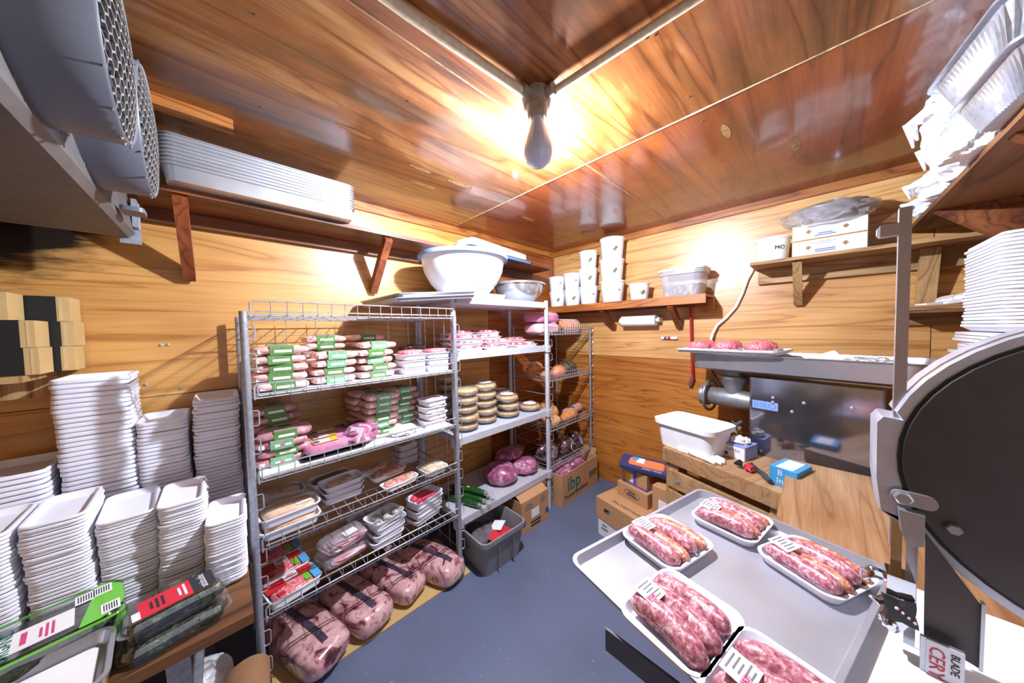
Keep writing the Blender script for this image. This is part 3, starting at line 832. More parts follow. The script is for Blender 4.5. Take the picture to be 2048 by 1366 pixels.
# folded kraft bag on the floor by the rack post
m = MB()
loops = []
for i in range(15):
    a = -0.3 + i*0.2
    x = 0.11*math.cos(a); z = 0.25 + 0.06*math.sin(a)
    loops.append([(-2.61 + x*.6, -0.76 + 0.01*math.sin(i), z + .02), (-2.61 + x*.58, -0.76, z + 0.012), (-2.60 + x*.58, -0.62, z), (-2.60 + x*.6, -0.62, z + 0.008)])
kb = thing('kraft_bag', 'rolled brown paper bag on the floor below the bench', 'bag')
m.loft(loops); m.build('flap', 'kraft_paper', kb)
pb = pillow_mb(0.26, 0.22, 0.24, 0.4, 18, 6, 3, 0.12); pb.v = [(x*.5 - 2.61, y*.6 - 0.69, z) for x, y, z in pb.v]; pb.build('body', 'kraft_paper', kb)
bb = blob_mb(0.10, 0.08, 0.08, 4, 0.3, 3, 3, True, True); o = bb.build('plastic_bag', 'bag_white', None, loc=(-2.74, -0.30, 0)); tag(o, 'crumpled pale plastic bag on the floor under the bench', 'bag')

# ================================================================ WIRE RACK
RXL, RXR, RF, RB = -2.555, -1.640, -0.55, -0.075
t = thing('wire_rack', 'tall chrome wire rack full of packaged meat trays', 'rack', ((RXL+RXR)/2, (RF+RB)/2, 0))
off = Vector(((RXL+RXR)/2, (RF+RB)/2, 0))
def L(p): return tuple(Vector(p) - off)
for x in (RXL, RXR):
    for y in (RF, RB):
        MB().tube([L((x, y, 0)), L((x, y, 1.565))], 0.0125, 12).build('post', 'galvanised', t)
SZ = [1.235, 0.911, 0.644, 0.367]
def wire_shelf(z, name, lip=0.055, step=0.05):
    m = MB(); xl, xr = RXL + 0.02, RXR - 0.012
    for y in (RF, RB, RF + 0.16, RF + 0.32): m.tube([L((xl, y, z)), L((xr, y, z))], 0.0035)
    k = 0; x = xl + 0.02
    while x < xr:
        m.tube([L((x, RF, z + 0.004)), L((x, RB, z + 0.004))], 0.0018, 5); x += step
    for x in (xl, xr): m.tube([L((x, RF, z)), L((x, RB, z))], 0.0035)
    sh = m.build('wire_shelf', 'chrome_wire', t)
    m = MB()
    yl = RF - 0.006
    m.tube([L((xl, yl, z - 0.004)), L((xl, yl, z + lip - 0.012)), L((xl + 0.004, yl, z + lip - 0.003)), L((xl + 0.014, yl, z + lip)), L((xr, yl, z + lip)), L((xr + 0.006, yl, z + lip - 0.006)), L((xr + 0.006, yl, z - 0.004))], 0.0032)
    m.tube([L((xl + 0.01, yl, z + 0.016)), L((xr, yl, z + 0.016))], 0.0028)
    x = xl + 0.06
    while x < xr - 0.01:
        m.tube([L((x, yl, z - 0.002)), L((x, yl, z + lip))], 0.0018, 5); x += 0.052
    m.build('front_lip', 'chrome_wire', sh)
for z in SZ: wire_shelf(z, 's')
wire_shelf(1.55, 'top')
for zz in (0.30, 0.66, 1.0, 1.30):      # back grid
    pass
m = MB()
x = RXL + 0.05
while x < RXR:
    m.tube([L((x, RB + 0.012, 0.10)), L((x, RB + 0.012, 1.56))], 0.0017, 5); x += 0.135
z = 0.14
while z < 1.56:
    m.tube([L((RXL, RB + 0.012, z)), L((RXR, RB + 0.012, z))], 0.0017, 5); z += 0.095
m.build('back_grid', 'chrome_wire', t)
for x, sd in ((RXL, 1), (RXR, 1)):       # hook loops up the sides
    m = MB(); z = 0.16
    while z < 1.5:
        y = RF + 0.004
        m.tube([L((x + .008, y - .006, z)), L((x + sd*0.026, y - .008, z)), L((x + sd*0.030, y - .008, z + .006)), L((x + sd*0.030, y - .008, z + .052)), L((x + sd*0.026, y - .008, z + .058)), L((x + .008, y - .006, z + .058))], 0.0024)
        z += 0.108
    m.build('hook_strip', 'chrome_wire', t, kind='stuff')
m = MB()
for yy in (RF + 0.12, RF + 0.24, RF + 0.36):
    m.tube([L((RXR + .004, yy, 0.12)), L((RXR + .004, yy, 1.56))], 0.0017, 5)
z = 0.16
while z < 1.55:
    m.tube([L((RXR + .004, RF, z)), L((RXR + .004, RB, z))], 0.0017, 5); z += 0.14
m.build('side_grid', 'chrome_wire', t)
for z, nm in ((SZ[0], 'upper'), (SZ[1], 'lower')):
    o = MB().loft([rr(0.87, 0.455, 0.008, z + 0.007, 3, (RXL+RXR)/2 + .004, -0.318), rr(0.87, 0.455, 0.008, z + 0.013, 3, (RXL+RXR)/2 + .004, -0.318)]).build('shelf_liner', 'liner_white')
    tag(o, 'white liner sheet on the %s of two lined wire rack shelves' % nm, 'liner', 'white shelf liners')

# ---------------------------------------------------------------- sleeved chicken packs
def sleeve_pack(w, d, h, green, meat, seed):
    body = pillow_mb(w, d, h, 0.34, 20, 6, seed, 0.10).mesh('meat_body', meat)
    sw = w*0.42
    sl = MB().box((0, 0, h*0.5), (sw, d*1.01, h*1.02)).mesh('sleeve', green)
    tp = MB().box((0, 0, h*1.02), (sw*1.001, d*0.98, 0.0016)).mesh('sleeve_top', 'sleeve_kraft')
    fl = MB().box((sw*0.04, -d*0.507, h*0.42), (sw*0.72, 0.001, h*0.30)).mesh('front_label', 'label_white')
    pr = MB().lathe([(0.001, 0), (sw*0.22, 0)], 14, (0, d*0.1, h*1.02 + 0.0012), wob=lambda a, i: 1 + 0.5*math.cos(a)**2).mesh('leaf_print', 'ink_darkgreen')
    p2 = MB().lathe([(0.001, 0), (sw*0.12, 0)], 10, (sw*.1, -d*0.15, h*1.02 + 0.0012)).mesh('logo_print', 'ink_yellow')
    ps = MB().box((-w*0.36, -d*0.462, h*0.45), (w*0.10, 0.003, h*0.45)).mesh('price_label', 'label_white')
    return [('meat', body), ('sleeve', sl, [('top_panel', tp), ('front_label', fl), ('leaf_print', pr), ('logo_print', p2)]), ('price_label', ps)]
PK = [sleeve_pack(0.185, 0.135, 0.034, 'sleeve_green', 'chicken', 1), sleeve_pack(0.18, 0.13, 0.036, 'sleeve_mint', 'chicken', 2), sleeve_pack(0.185, 0.135, 0.036, 'sleeve_green', 'chicken', 3)]
PKD = [sleeve_pack(0.185, 0.135, 0.036, 'sleeve_green', 'chicken_shaded', 4), sleeve_pack(0.185, 0.135, 0.036, 'sleeve_mint', 'chicken_shaded', 5)]
def pack_stack(x, y, z, n, protos, desc, seed, group, dz=0.0365):
    random.seed(seed)
    for i in range(n):
        thing('chicken_pack', 'sleeved meat pack, %s %s' % (nth(i, n), desc), 'meat pack', (x + random.uniform(-.014, .014), y + random.uniform(-.008, .008), z + dz*i), random.uniform(-.10, .10), group, random.choice(protos))
Z1, Z2, Z3, Z4 = SZ[0] + 0.014, SZ[1] + 0.014, SZ[2] + 0.007, SZ[3] + 0.007
G1 = 'sleeved packs on the upper rack shelf'; G2 = 'sleeved packs on the second rack shelf'
pack_stack(-2.445, -0.46, Z1, 5, [PK[0], PK[2]], 'in the leftmost stack, upper rack shelf', 11, G1)
pack_stack(-2.25, -0.44, Z1, 4, [PK[1], PK[0]], 'in the second stack from left, upper rack shelf', 12, G1)
pack_stack(-2.055, -0.43, Z1, 5, [PK[0], PK[1]], 'in the middle stack, upper rack shelf', 13, G1)
pack_stack(-2.24, -0.26, Z1, 6, [PK[2]], 'in the stack behind second, upper rack shelf', 14, G1)
pack_stack(-2.03, -0.25, Z1, 6, [PK[2], PK[1]], 'in the back middle stack, upper rack shelf', 15, G1)
pack_stack(-2.44, -0.26, Z1, 5, [PK[1]], 'in the back left stack, upper rack shelf', 16, G1)
# ground meat trays and wrapped trays on the right of the upper shelf
def food_tray(w, d, h, meat, mh, seed, tray='foam_white', amp=0.18, fillw=0.82, e=0.5):
    tr = tray_mb(w, d, h, 0.022, 0.84, 0.006).mesh('tray', tray)
    mm = pillow_mb(w*fillw, d*fillw, mh, e, 24, 8, seed, amp); mm.v = [(x, y, z + 0.005) for x, y, z in mm.v]
    pl = MB().box((w*0.22, -d*0.22, 0.005 + mh*0.96), (w*0.26, d*0.18, 0.0012)).mesh('price_label', 'label_white')
    return [('tray', tr), ('meat', mm.mesh('meat', meat)), ('price_label', pl)]
GM = food_tray(0.155, 0.135, 0.03, 'ground_meat', 0.046, 3, amp=0.12, fillw=0.8)
WT = food_tray(0.15, 0.13, 0.034, 'ham_pale', 0.034, 6)
DT = food_tray(0.17, 0.13, 0.03, 'beef_dark', 0.036, 8, 'clear_plastic')
for k, (x, nm) in enumerate(((-1.865, 'left'), (-1.715, 'right'))):
    for i in range(2):
        thing('wrapped_tray', 'wrapped pale meat tray, %s under the %s ground meat tray' % ('upper' if i else 'lower', nm), 'meat tray', (x, -0.45, Z1 + 0.0375*i), 0.05*k, 'wrapped trays, upper rack shelf', WT)
    thing('ground_meat_tray', '%s white foam tray of ground meat, upper rack shelf' % nm, 'meat tray', (x, -0.45, Z1 + 0.076), 0.06 - 0.1*k, 'ground meat trays, upper rack shelf', GM)
for i in range(3):
    thing('dark_meat_tray', 'clear tray of dark meat, %s at the upper shelf back corner' % nth(i, 3), 'meat tray', (-1.76, -0.24, Z1 + 0.055*i), 0.15*i, 'clear dark meat trays', DT)
# second shelf
pack_stack(-2.445, -0.40, Z2, 4, PKD, 'in the front left stack, second rack shelf', 21, G2)
pack_stack(-2.455, -0.245, Z2, 6, [PKD[0]], 'in the back left stack, second rack shelf', 22, G2, 0.037)
pack_stack(-2.00, -0.33, Z2, 6, [PK[0], PK[1]], 'in the tall right stack, second rack shelf', 23, G2)
pack_stack(-2.02, -0.19, Z2, 6, [PK[2]], 'in the stack at the back, second rack shelf', 24, G2)
pack_stack(-1.85, -0.26, Z2, 6, [PK[1], PKD[0]], 'in the back right stack, second rack shelf', 25, G2)
hp = [('slab', pillow_mb(0.20, 0.075, 0.055, 0.4, 20, 6, 2, 0.08).mesh('ham_slab', 'ham_pink')), ('paper_label', MB().box((-0.02, -0.005, 0.0555), (0.10, 0.05, 0.0016)).mesh('ham_label', 'label_yellow')), ('stripe', MB().box((-0.025, -0.005, 0.0566), (0.045, 0.042, 0.0012)).mesh('ham_stripe', 'label_white')), ('emblem', MB().lathe([(0.001, 0), (0.014, 0), (0.014, -0.001)], 12, (-0.055, -0.005, 0.0575)).mesh('ham_emblem', 'ink_blue'))]
for k, y in enumerate((-0.455, -0.375, -0.295)):
    thing('ham_pack', 'pink ham pack with yellow label, %s of three' % ('frontmost', 'middle', 'rearmost')[k], 'meat pack', (-2.275 + 0.012*k, y, Z2 + 0.006), 0.08, 'pink ham packs', hp)
tag(sheet_pan_mb(0.26, 0.27, 0.005, 0.01, 0.003).build('serving_tray', 'black_plastic', None, loc=(-2.265, -0.375, Z2)), 'thin black tray under the pink ham packs', 'tray')
o = thing('meat_bag', 'purple vacuum meat bag with white label, second rack shelf', 'meat pack', (-2.13, -0.42, Z2), 0.5)
blob_mb(0.10, 0.075, 0.055, 3, 0.35, 2.4).build('meat', 'beef_purple', o)
MB().box((-0.065, -0.03, 0.06), (0.004, 0.07, 0.07), rot=Matrix.Rotation(0.5, 3, 'Y')).build('label_card', 'label_white', o)
o = thing('meat_bag', 'dark red meat bag behind the pink ham packs', 'meat pack', (-2.14, -0.26, Z2), 0.2)
blob_mb(0.07, 0.06, 0.04, 9, 0.3, 2.4).build('meat', 'beef_dark', o)
MB().box((0, 0, 0.066), (0.06, 0.05, 0.002)).build('label_card', 'sleeve_kraft', o)
gl = blob_mb(0.075, 0.05, 0.028, 5, 0.35, 3, 3); tag(gl.build('work_glove', 'cloth_white', None, loc=(-1.93, -0.475, Z2)), 'crumpled white cloth on the second rack shelf', 'cloth')
for i in range(4):
    thing('wrapped_tray', 'wrapped pale chicken tray, %s by the right post, second rack shelf' % nth(i, 4), 'meat tray', (-1.735 + 0.006*(i % 2), -0.43, Z2 + 0.04*i), 0.1*(i % 2), 'wrapped chicken trays, second rack shelf', WT)
# third shelf
CT = food_tray(0.215, 0.135, 0.036, 'chicken_yellow', 0.044, 2, amp=0.22)
CT2 = food_tray(0.19, 0.125, 0.03, 'chicken_yellow', 0.026, 5, amp=0.3, fillw=0.62)
RT = food_tray(0.20, 0.12, 0.03, 'beef_dark', 0.03, 4, amp=0.2)
SM = food_tray(0.20, 0.085, 0.026, 'sausage_mix', 0.03, 7, amp=0.15, fillw=0.86, e=0.4)
GR = food_tray(0.15, 0.14, 0.03, 'grains', 0.036, 9, amp=0.12)
SP = food_tray(0.15, 0.11, 0.04, 'shrimp_paste', 0.036, 9, 'cloudy_plastic')
def put(nm, label, loc, rz, grp, pr): return thing(nm, label, 'meat tray', loc, rz, grp, pr)
G3 = 'trays on the third rack shelf'
put('chicken_tray', 'lower white tray of whole chicken, front left, third rack shelf', (-2.437, -0.455, Z3), 0.03, G3, CT)
put('chicken_tray', 'upper white tray of whole chicken, front left, third rack shelf', (-2.437, -0.450, Z3 + 0.05), 0.06, G3, CT)
put('chicken_tray', 'white tray of chicken just behind the front left pair', (-2.44, -0.32, Z3 + 0.012), 0.03, G3, CT)
put('chicken_tray', 'rearmost left white tray of chicken, third rack shelf', (-2.45, -0.19, Z3 + 0.016), 0.03, G3, CT)
for i in range(3):
    put('cutlet_tray', 'white tray of yellow cutlets, %s of the middle stack' % nth(i, 3), (-2.21, -0.355, Z3 + 0.029*i), 0.05*i, G3, CT2)
put('beef_tray', 'white tray of dark red meat behind the cutlet stack', (-2.225, -0.215, Z3 + 0.03), 0.05, G3, RT)
put('sausage_tray', 'long white tray of seasoned sausage, rear of the sloping pair', (-1.985, -0.37, Z3 + 0.028), 0.12, G3, SM)
put('sausage_tray', 'long white tray of seasoned sausage, front of the sloping pair', (-1.955, -0.46, Z3), 0.12, G3, SM)
put('sausage_tray', 'small dim tray of sausage at the back, third rack shelf', (-2.03, -0.20, Z3), 0.1, G3, SM)
for i in range(3):
    put('prepared_tray', 'cloudy tub of brown filling, %s of three by the rack back' % nth(i, 3), (-1.80, -0.20, Z3 + 0.041*i), 0.1*i, G3, SP)
put('grain_tray', 'white tray of beige grain salad by the right post', (-1.755, -0.45, Z3), 0.1, G3, GR)
# fourth shelf
G4 = 'trays on the fourth rack shelf'
def beef_pack(loc, rz, label):
    o = thing('ground_beef_pack', label, 'meat pack', loc, rz, 'ground beef packs')
    tray_mb(0.19, 0.135, 0.035, 0.018, 0.9).build('tray', 'plastic_white', o)
    q = pillow_mb(0.15, 0.11, 0.034, 0.3, 20, 6, 3, 0.1); q.v = [(x, y, z + .006) for x, y, z in q.v]; q.build('meat', 'ground_meat', o)
    MB().box((-0.055, 0.022, 0.041), (0.068, 0.06, 0.0012)).build('red_panel', 'pack_red', o)
    MB().box((0.005, 0.038, 0.041), (0.05, 0.035, 0.0012)).build('white_panel', 'label_white', o)
    MB().box((0.055, 0.03, 0.041), (0.05, 0.05, 0.0014)).build('emblem_panel', 'pack_red', o)
    MB().box((0.078, -0.012, 0.0405), (0.03, 0.10, 0.0012)).build('sky_panel', 'pack_skyblue', o)
    MB().box((0.046, -0.02, 0.041), (0.022, 0.055, 0.0012)).build('grass_panel', 'clam_green', o)
    MB().box((-0.05, -0.04, 0.041), (0.022, 0.022, 0.0012)).build('red_seal', 'pack_red', o)
    bars(o, 'ink_red', (0.005, 0.038, 0.0420), (1, 0, 0), (0, 1, 0), 0.04, 0.024, 2)
    return o
beef_pack((-2.44, -0.465, Z4), 0.18, 'front ground beef pack with red and blue film, fourth rack shelf')
beef_pack((-2.46, -0.325, Z4), 0.14, 'middle ground beef pack with red and blue film, fourth rack shelf')
beef_pack((-2.47, -0.185, Z4), 0.12, 'rear ground beef pack with red and blue film, fourth rack shelf')
def bacon_pack(loc, rz, label, sd):
    o = thing('bacon_pack', label, 'meat pack', loc, rz, 'bacon packs')
    m = MB()
    for k in range(5):
        q = pillow_mb(0.17 - 0.006*k, 0.11, 0.010, 0.35, 18, 4, k + sd, 0.12)
        q.v = [(x + 0.004*k, y - 0.007*k, z + 0.0085*k) for x, y, z in q.v]
        m.add(q.v, q.f, True)
    m.build('slices', 'bacon', o)
    f = pillow_mb(0.20, 0.135, 0.056, 0.35, 22, 6, sd, 0.15); f.build('wrap', 'bag_film', o)
    MB().box((0.02, -0.03, 0.0575), (0.06, 0.045, 0.001)).build('printed_label', 'label_white', o)
    return o
bacon_pack((-2.235, -0.41, Z4), 0.15, 'lower clear-wrapped bacon pack, fourth rack shelf', 1)
bacon_pack((-2.225, -0.40, Z4 + 0.06), 0.22, 'upper clear-wrapped bacon pack, fourth rack shelf', 2)
def mushroom_tray(loc, rz, label, sd):
    o = thing('mushroom_tray', label, 'vegetable tray', loc, rz, 'mushroom trays')
    tray_mb(0.18, 0.13, 0.032, 0.022, 0.86).build('tray', 'foam_white', o)
    random.seed(sd)
    for k in range(5):
        q = blob_mb(0.024, 0.019, 0.013, k + sd, 0.15, 2, 2); x, y = (-0.055, 0.0, 0.055, -0.03, 0.03)[k], (-0.02, -0.02, -0.02, 0.026, 0.026)[k]
        q.build('oyster', 'mushroom', o, loc=(x, y, 0.008), rz=random.uniform(0, 3))
    MB().box((0.045, 0.03, 0.035), (0.06, 0.035, 0.001)).build('price_label', 'label_white', o)
for i in range(4):
    mushroom_tray((-2.035 + 0.008*i - (0.02 if i == 3 else 0), -0.425, Z4 + 0.034*i), 0.12 + 0.05*i, 'white tray of grey mushrooms, %s of the front stack' % nth(i, 4), i)
for i in range(2):
    mushroom_tray((-2.07, -0.255, Z4 + 0.034*i), 0.1, 'white tray of mushrooms, %s one behind the front stack' % ('upper' if i else 'lower'), i + 9)
def tuna_tray(loc, rz, label):
    o = thing('tuna_tray', label, 'fish tray', loc, rz, 'red tuna trays')
    tray_mb(0.20, 0.125, 0.028, 0.022, 0.88).build('tray', 'foam_white', o)
    for k, y in enumerate((-0.026, 0.026)):
        q = pillow_mb(0.125, 0.046, 0.024, 0.45, 16, 6, k, 0.06); q.v = [(x - .01, yy + y, z + .006) for x, yy, z in q.v]; q.build('fillet', 'tuna', o)
    MB().box((0.062, 0.0, 0.031), (0.035, 0.05, 0.001)).build('price_label', 'label_white', o)
for i in range(5):
    tuna_tray((-1.795 + 0.006*(i % 2), -0.40 - 0.006*i, Z4 + 0.029*i), 0.24 + 0.04*(i % 2), 'white tray of red tuna fillets, %s in its stack' % nth(i, 5))
# ---------------------------------------------------------------- vacuum bags of beef on the floor
tag(MB().box((-2.05, -0.355, 0.004), (0.94, 0.41, 0.006), rz=-0.03).build('cardboard_sheet', 'cardboard_tan'), 'flat cardboard sheet on the floor under the vacuum-packed beef', 'cardboard')
def vac_bag(loc, rz, label, w, d, h, sd):
    o = thing('beef_bag', label, 'meat pack', loc, rz, 'vacuum-packed beef on the floor')
    q = pillow_mb(w, d, h, 0.42, 36, 14, sd, 0.07)
    q.build('meat', 'vac_fat', o)
    m = MB(); n = 12
    for k in range(n - 1):       # printed tape following the top
        def hz(y): return h*(0.5 + 0.5*max(0.0, 1 - abs(2*y/d)**5)**0.5) + 0.003
        ya, yb = -d*0.44 + d*0.88*k/(n-1), -d*0.44 + d*0.88*(k+1)/(n-1)
        m.add([(-.014, ya, hz(ya)), (.014, ya, hz(ya)), (.014, yb, hz(yb)), (-.014, yb, hz(yb)), (-.014, ya, hz(ya)-.012), (.014, ya, hz(ya)-.012), (.014, yb, hz(yb)-.012), (-.014, yb, hz(yb)-.012)], [(0,1,2,3),(4,7,6,5),(0,4,5,1),(2,6,7,3),(1,5,6,2),(3,7,4,0)])
    tp = m.build('printed_tape', 'tape_print', o)
    return o
vac_bag((-2.395, -0.375, 0.008), 0.30, 'vacuum beef bag nearest the camera under the wire rack', 0.205, 0.46, 0.125, 1)
vac_bag((-2.175, -0.365, 0.008), 0.30, 'second vacuum beef bag from the left under the rack', 0.20, 0.42, 0.12, 2)
vac_bag((-1.965, -0.345, 0.008), 0.34, 'third vacuum beef bag from the left under the rack', 0.19, 0.40, 0.115, 3)
vac_bag((-1.865, -0.20, 0.008), 0.34, 'small vacuum beef bag wedged behind the third one', 0.10, 0.22, 0.12, 5)
vac_bag((-1.755, -0.40, 0.008), 0.36, 'vacuum beef bag nearest the grey bin', 0.19, 0.42, 0.125, 4)

# ================================================================ SOLID GREY SHELVING UNIT
AX0, AX1, AF, AB = -1.618, -0.738, -0.505, -0.075
t = thing('shelving_unit', 'grey painted metal shelving unit with pies, meat and bowls', 'shelving')
for x in (AX0, AX1):
    for y in (AF, AB):
        p = MB().tube([(x, y, 0), (x, y, 1.705)], 0.0165, 14).build('post', 'shelf_paint', t)
AZ = [1.690, 1.345, 0.820, 0.315]
for k, z in enumerate(AZ):
    sh = MB().box(((AX0+AX1)/2, (AF+AB)/2, z - 0.022), (AX1-AX0-0.036, AB-AF+0.03, 0.044)).build('shelf', 'shelf_paint', t)
    if k:
        for x in (AX0, AX1):
            for y in (AF, AB):
                MB().loft([rr(0.050, 0.050, 0.008, z - 0.052, 3, x, y), rr(0.050, 0.050, 0.008, z + 0.004, 3, x, y)]).build('corner_clamp', 'shelf_paint', sh)
                if y == AF: MB().lathe([(0.004, AF - 0.026), (0.004, AF - 0.029)], 8, (x, 0, z - 0.03), 'y', cap0=True, cap1=True).build('screw', 'black_steel', sh)
# top of the unit: bowls and pans
def bowl(name, label, loc, R, h, mat, rimmat=None, rimw=0.02):
    o = thing(name, label, 'bowl', loc)
    prof = [(R*0.42, 0.0), (R*0.55, 0.006), (R*0.74, h*0.28), (R*0.87, h*0.58), (R*0.92, h*0.94)]
    inner = [(R*0.90, h*0.94), (R*0.85, h*0.58), (R*0.72, h*0.30), (R*0.52, 0.012), (0.001, 0.010)]
    MB().lathe(prof + inner, 48, cap0=True).build('body', mat, o)
    MB().lathe([(R*0.91, h*0.93), (R - 0.003, h*0.95), (R, h*0.90), (R + 0.001, h*0.965), (R - 0.003, h), (R*0.93, h), (R*0.90, h*0.97)], 48).build('rim', rimmat or mat, o)
    return o
bowl('mixing_bowl', 'huge white mixing bowl with pale blue rim on the shelving unit', (-1.42, -0.35, 1.722), 0.30, 0.25, 'plastic_white', 'plastic_blue_rim')
bowl('mixing_bowl', 'stainless steel bowl beside the big white bowl', (-0.87, -0.33, 1.692), 0.215, 0.155, 'steel_bowl', None, 0.01)
SPM = sheet_pan_mb(0.50, 0.56, 0.020, 0.025).mesh('sheet_pan', 'aluminium_pan')
for i, (dx, dy, z, rz, lb) in enumerate(((-1.75, -0.33, 1.650, -0.03, 'lower'), (-1.745, -0.32, 1.673, 0.02, 'upper'))):
    o = obj('sheet_pan', SPM, None, (dx, dy, z), rz + PI/2*0)
    o.rotation_euler = (0, -0.10, rz)
    tag(o, '%s of two aluminium sheet pans overhanging the wire rack top' % lb, 'pan', 'sheet pans on the shelving unit')
o = MB().loft([rr(0.40, 0.40, 0.02, 0, 4), rr(0.42, 0.42, 0.02, 0.027, 4)]).build('paper_sheet', 'paper_white', None, loc=(-1.39, -0.31, 1.692)); tag(o, 'white paper sheets beneath the big white bowl', 'paper')
# upper shelf: steak trays
ST = food_tray(0.225, 0.15, 0.018, 'steak', 0.033, 3, amp=0.14, fillw=0.86, e=0.4)
G = 'steak trays on the shelving unit'
zz = AZ[1] + 0.001
random.seed(5)
for col, (x, y, n, nm) in enumerate(((-1.475, -0.42, 3, 'front left stack'), (-1.235, -0.42, 2, 'front middle stack'), (-0.945, -0.42, 1, 'front right spot'), (-1.42, -0.25, 4, 'back left stack'), (-1.16, -0.25, 4, 'back middle stack'), (-0.90, -0.26, 2, 'back right stack'))):
    for i in range(n):
        lb = 'white tray of steaks, %s in the %s' % (nth(i, n), nm) if n > 1 else 'white tray of steaks alone at the front right of its shelf'
        thing('steak_tray', lb, 'meat tray', (x + random.uniform(-.01, .01), y, zz + 0.033*i), random.uniform(-.08, .08), G, ST)
# middle shelf: pies in foil pans under clear domes
def flut(a, i): return 1 + 0.018*math.cos(a*30)
pie = [('foil_pan', MB().lathe([(0.064, 0), (0.080, 0.019), (0.090, 0.020), (0.090, 0.022), (0.081, 0.022)], 60, cap0=True, wob=flut).mesh('foil_pan', 'foil')),
       ('crust', MB().lathe([(0.080, 0.022), (0.086, 0.032), (0.080, 0.041), (0.06, 0.044), (0.03, 0.047), (0.001, 0.047)], 32).mesh('crust', 'pie_crust')),
       ('dome', MB().lathe([(0.091, 0.022), (0.089, 0.026), (0.084, 0.050), (0.070, 0.056), (0.001, 0.056)], 40, wob=lambda a, i: 1 + (0.012*math.cos(a*24) if i in (1, 2) else 0)).mesh('dome', 'pie_dome'))]
pieL = pie + [('paper_label', MB().lathe([(0.052, 0.0562), (0.052, 0.0572), (0.001, 0.0572)], 24).mesh('pie_label', 'label_white'))]
G = 'pies in foil pans'; zz = AZ[2] + 0.001
for (x, y, n, lab, nm) in ((-1.475, -0.40, 5, 0, 'front left pie stack'), (-1.285, -0.37, 5, 1, 'second pie stack from left'), (-1.075, -0.39, 3, 1, 'third pie stack from left'), (-0.985, -0.21, 3, 1, 'pie stack behind the third'), (-0.835, -0.40, 1, 1, 'single pie'), (-1.46, -0.19, 6, 0, 'back left pie stack'), (-1.17, -0.18, 4, 0, 'back middle pie stack')):
    for i in range(n):
        lb = 'domed pie, %s, %s' % (nth(i, n), nm) if n > 1 else 'single labelled pie alone at the right end of its shelf'
        thing('boxed_pie', lb, 'pie', (x + 0.004*math.sin(i*2), y + 0.003*math.cos(i*3), zz + 0.0575*i), 0.3*i, G, pieL if (lab and i == n - 1) else pie)
# bottom shelf: beef and cucumbers
zz = AZ[3] + 0.001
o = thing('beef_roast', 'large purple beef roast in clear wrap, left of the pile', 'meat', (-1.12, -0.34, zz)); blob_mb(0.125, 0.135, 0.085, 1, 0.14, 1.5).build('meat', 'beef_purple', o); 
o = thing('beef_roast', 'mottled beef piece in clear wrap beside the right post', 'meat', (-0.88, -0.36, zz)); blob_mb(0.115, 0.12, 0.066, 2, 0.22, 2.2).build('meat', 'beef_purple', o); MB().box((-0.03, -0.07, 0.092), (0.05, 0.04, 0.003), 0.4, Matrix.Rotation(0.6, 3, 'X')).build('price_label', 'label_white', o)
o = thing('beef_roast', 'dark beef piece lying on top at the shelf back', 'meat', (-0.92, -0.25, zz + 0.092)); blob_mb(0.15, 0.085, 0.055, 3, 0.2, 2.0).build('meat', 'beef_purple', o)
cm = MB().tube([(-.15, 0, .021), (-.14, .0, .021), (-.09, .003, .022), (0, .006, .023), (.09, .003, .022), (.135, 0, .021), (.15, -.004, .021)], [.006, .016, .021, .022, .021, .015, .005], 14).mesh('cucumber', 'cucumber')
cw_ = MB().tube([(.13, 0, .021), (.155, 0, .024), (.185, .004, .012)], [.017, .008, .014], 10).mesh('wrap_tail', 'bag_film')
cs = MB().loft([rr(0.022, 0.018, 0.008, 0.0445, 4), rr(0.02, 0.016, 0.008, 0.0455, 4)]).mesh('sticker', 'label_yellow')
for k, (x, y, z, rz, lb) in enumerate(((-1.505, -0.385, 0, -1.22, 'leftmost cucumber on the bottom shelf'), (-1.458, -0.37, 0.002, -1.18, 'middle cucumber lying flat on the bottom shelf'), (-1.41, -0.345, 0, -1.12, 'rightmost cucumber lying flat on the shelf'), (-1.44, -0.365, 0.041, -1.15, 'yellow-stickered cucumber on top of the others'))):
    thing('cucumber', lb, 'cucumber', (x, y, zz + z), rz, 'wrapped cucumbers', [('fruit', cm), ('wrap_tail', cw_)] + ([('sticker', cs)] if k == 3 else []))
# ---------------------------------------------------------------- floor: grey bin and box
o = thing('grey_bin', 'grey plastic bin on the floor under the shelving unit', 'bin', (-1.40, -0.53, 0), -0.03)
m = MB(); w_, d_, h_ = 0.36, 0.37, 0.225
m.loft([rr(w_*0.80, d_*0.80, 0.03, 0, 5), rr(w_*0.93, d_*0.93, 0.04, h_*0.86, 5), rr(w_, d_, 0.045, h_*0.88, 5), rr(w_, d_, 0.045, h_, 5), rr(w_*0.94, d_*0.94, 0.04, h_, 5), rr(w_*0.78, d_*0.78, 0.03, 0.006, 5)], True, True)
m.build('body', 'grey_plastic', o)
for x in (-0.06, 0.06): MB().box((x, -d_*0.45, h_*0.42), (0.004, 0.03, h_*0.55)).build('rib', 'grey_plastic', o)
q = blob_mb(0.13, 0.12, 0.05, 3, 0.3, 2.5); tag(q.build('grey_cloth', 'grey_cloth', None, loc=(-1.43, -0.49, 0.08)), 'crumpled grey cloth inside the grey bin', 'cloth')
tag(MB().box((-1.36, -0.60, 0.14), (0.17, 0.11, 0.006), 0.4, Matrix.Rotation(0.5, 3, 'Z') @ Matrix.Rotation(0.25, 3, 'X')).build('envelope', 'pack_red'), 'red card lying in the grey bin', 'card')
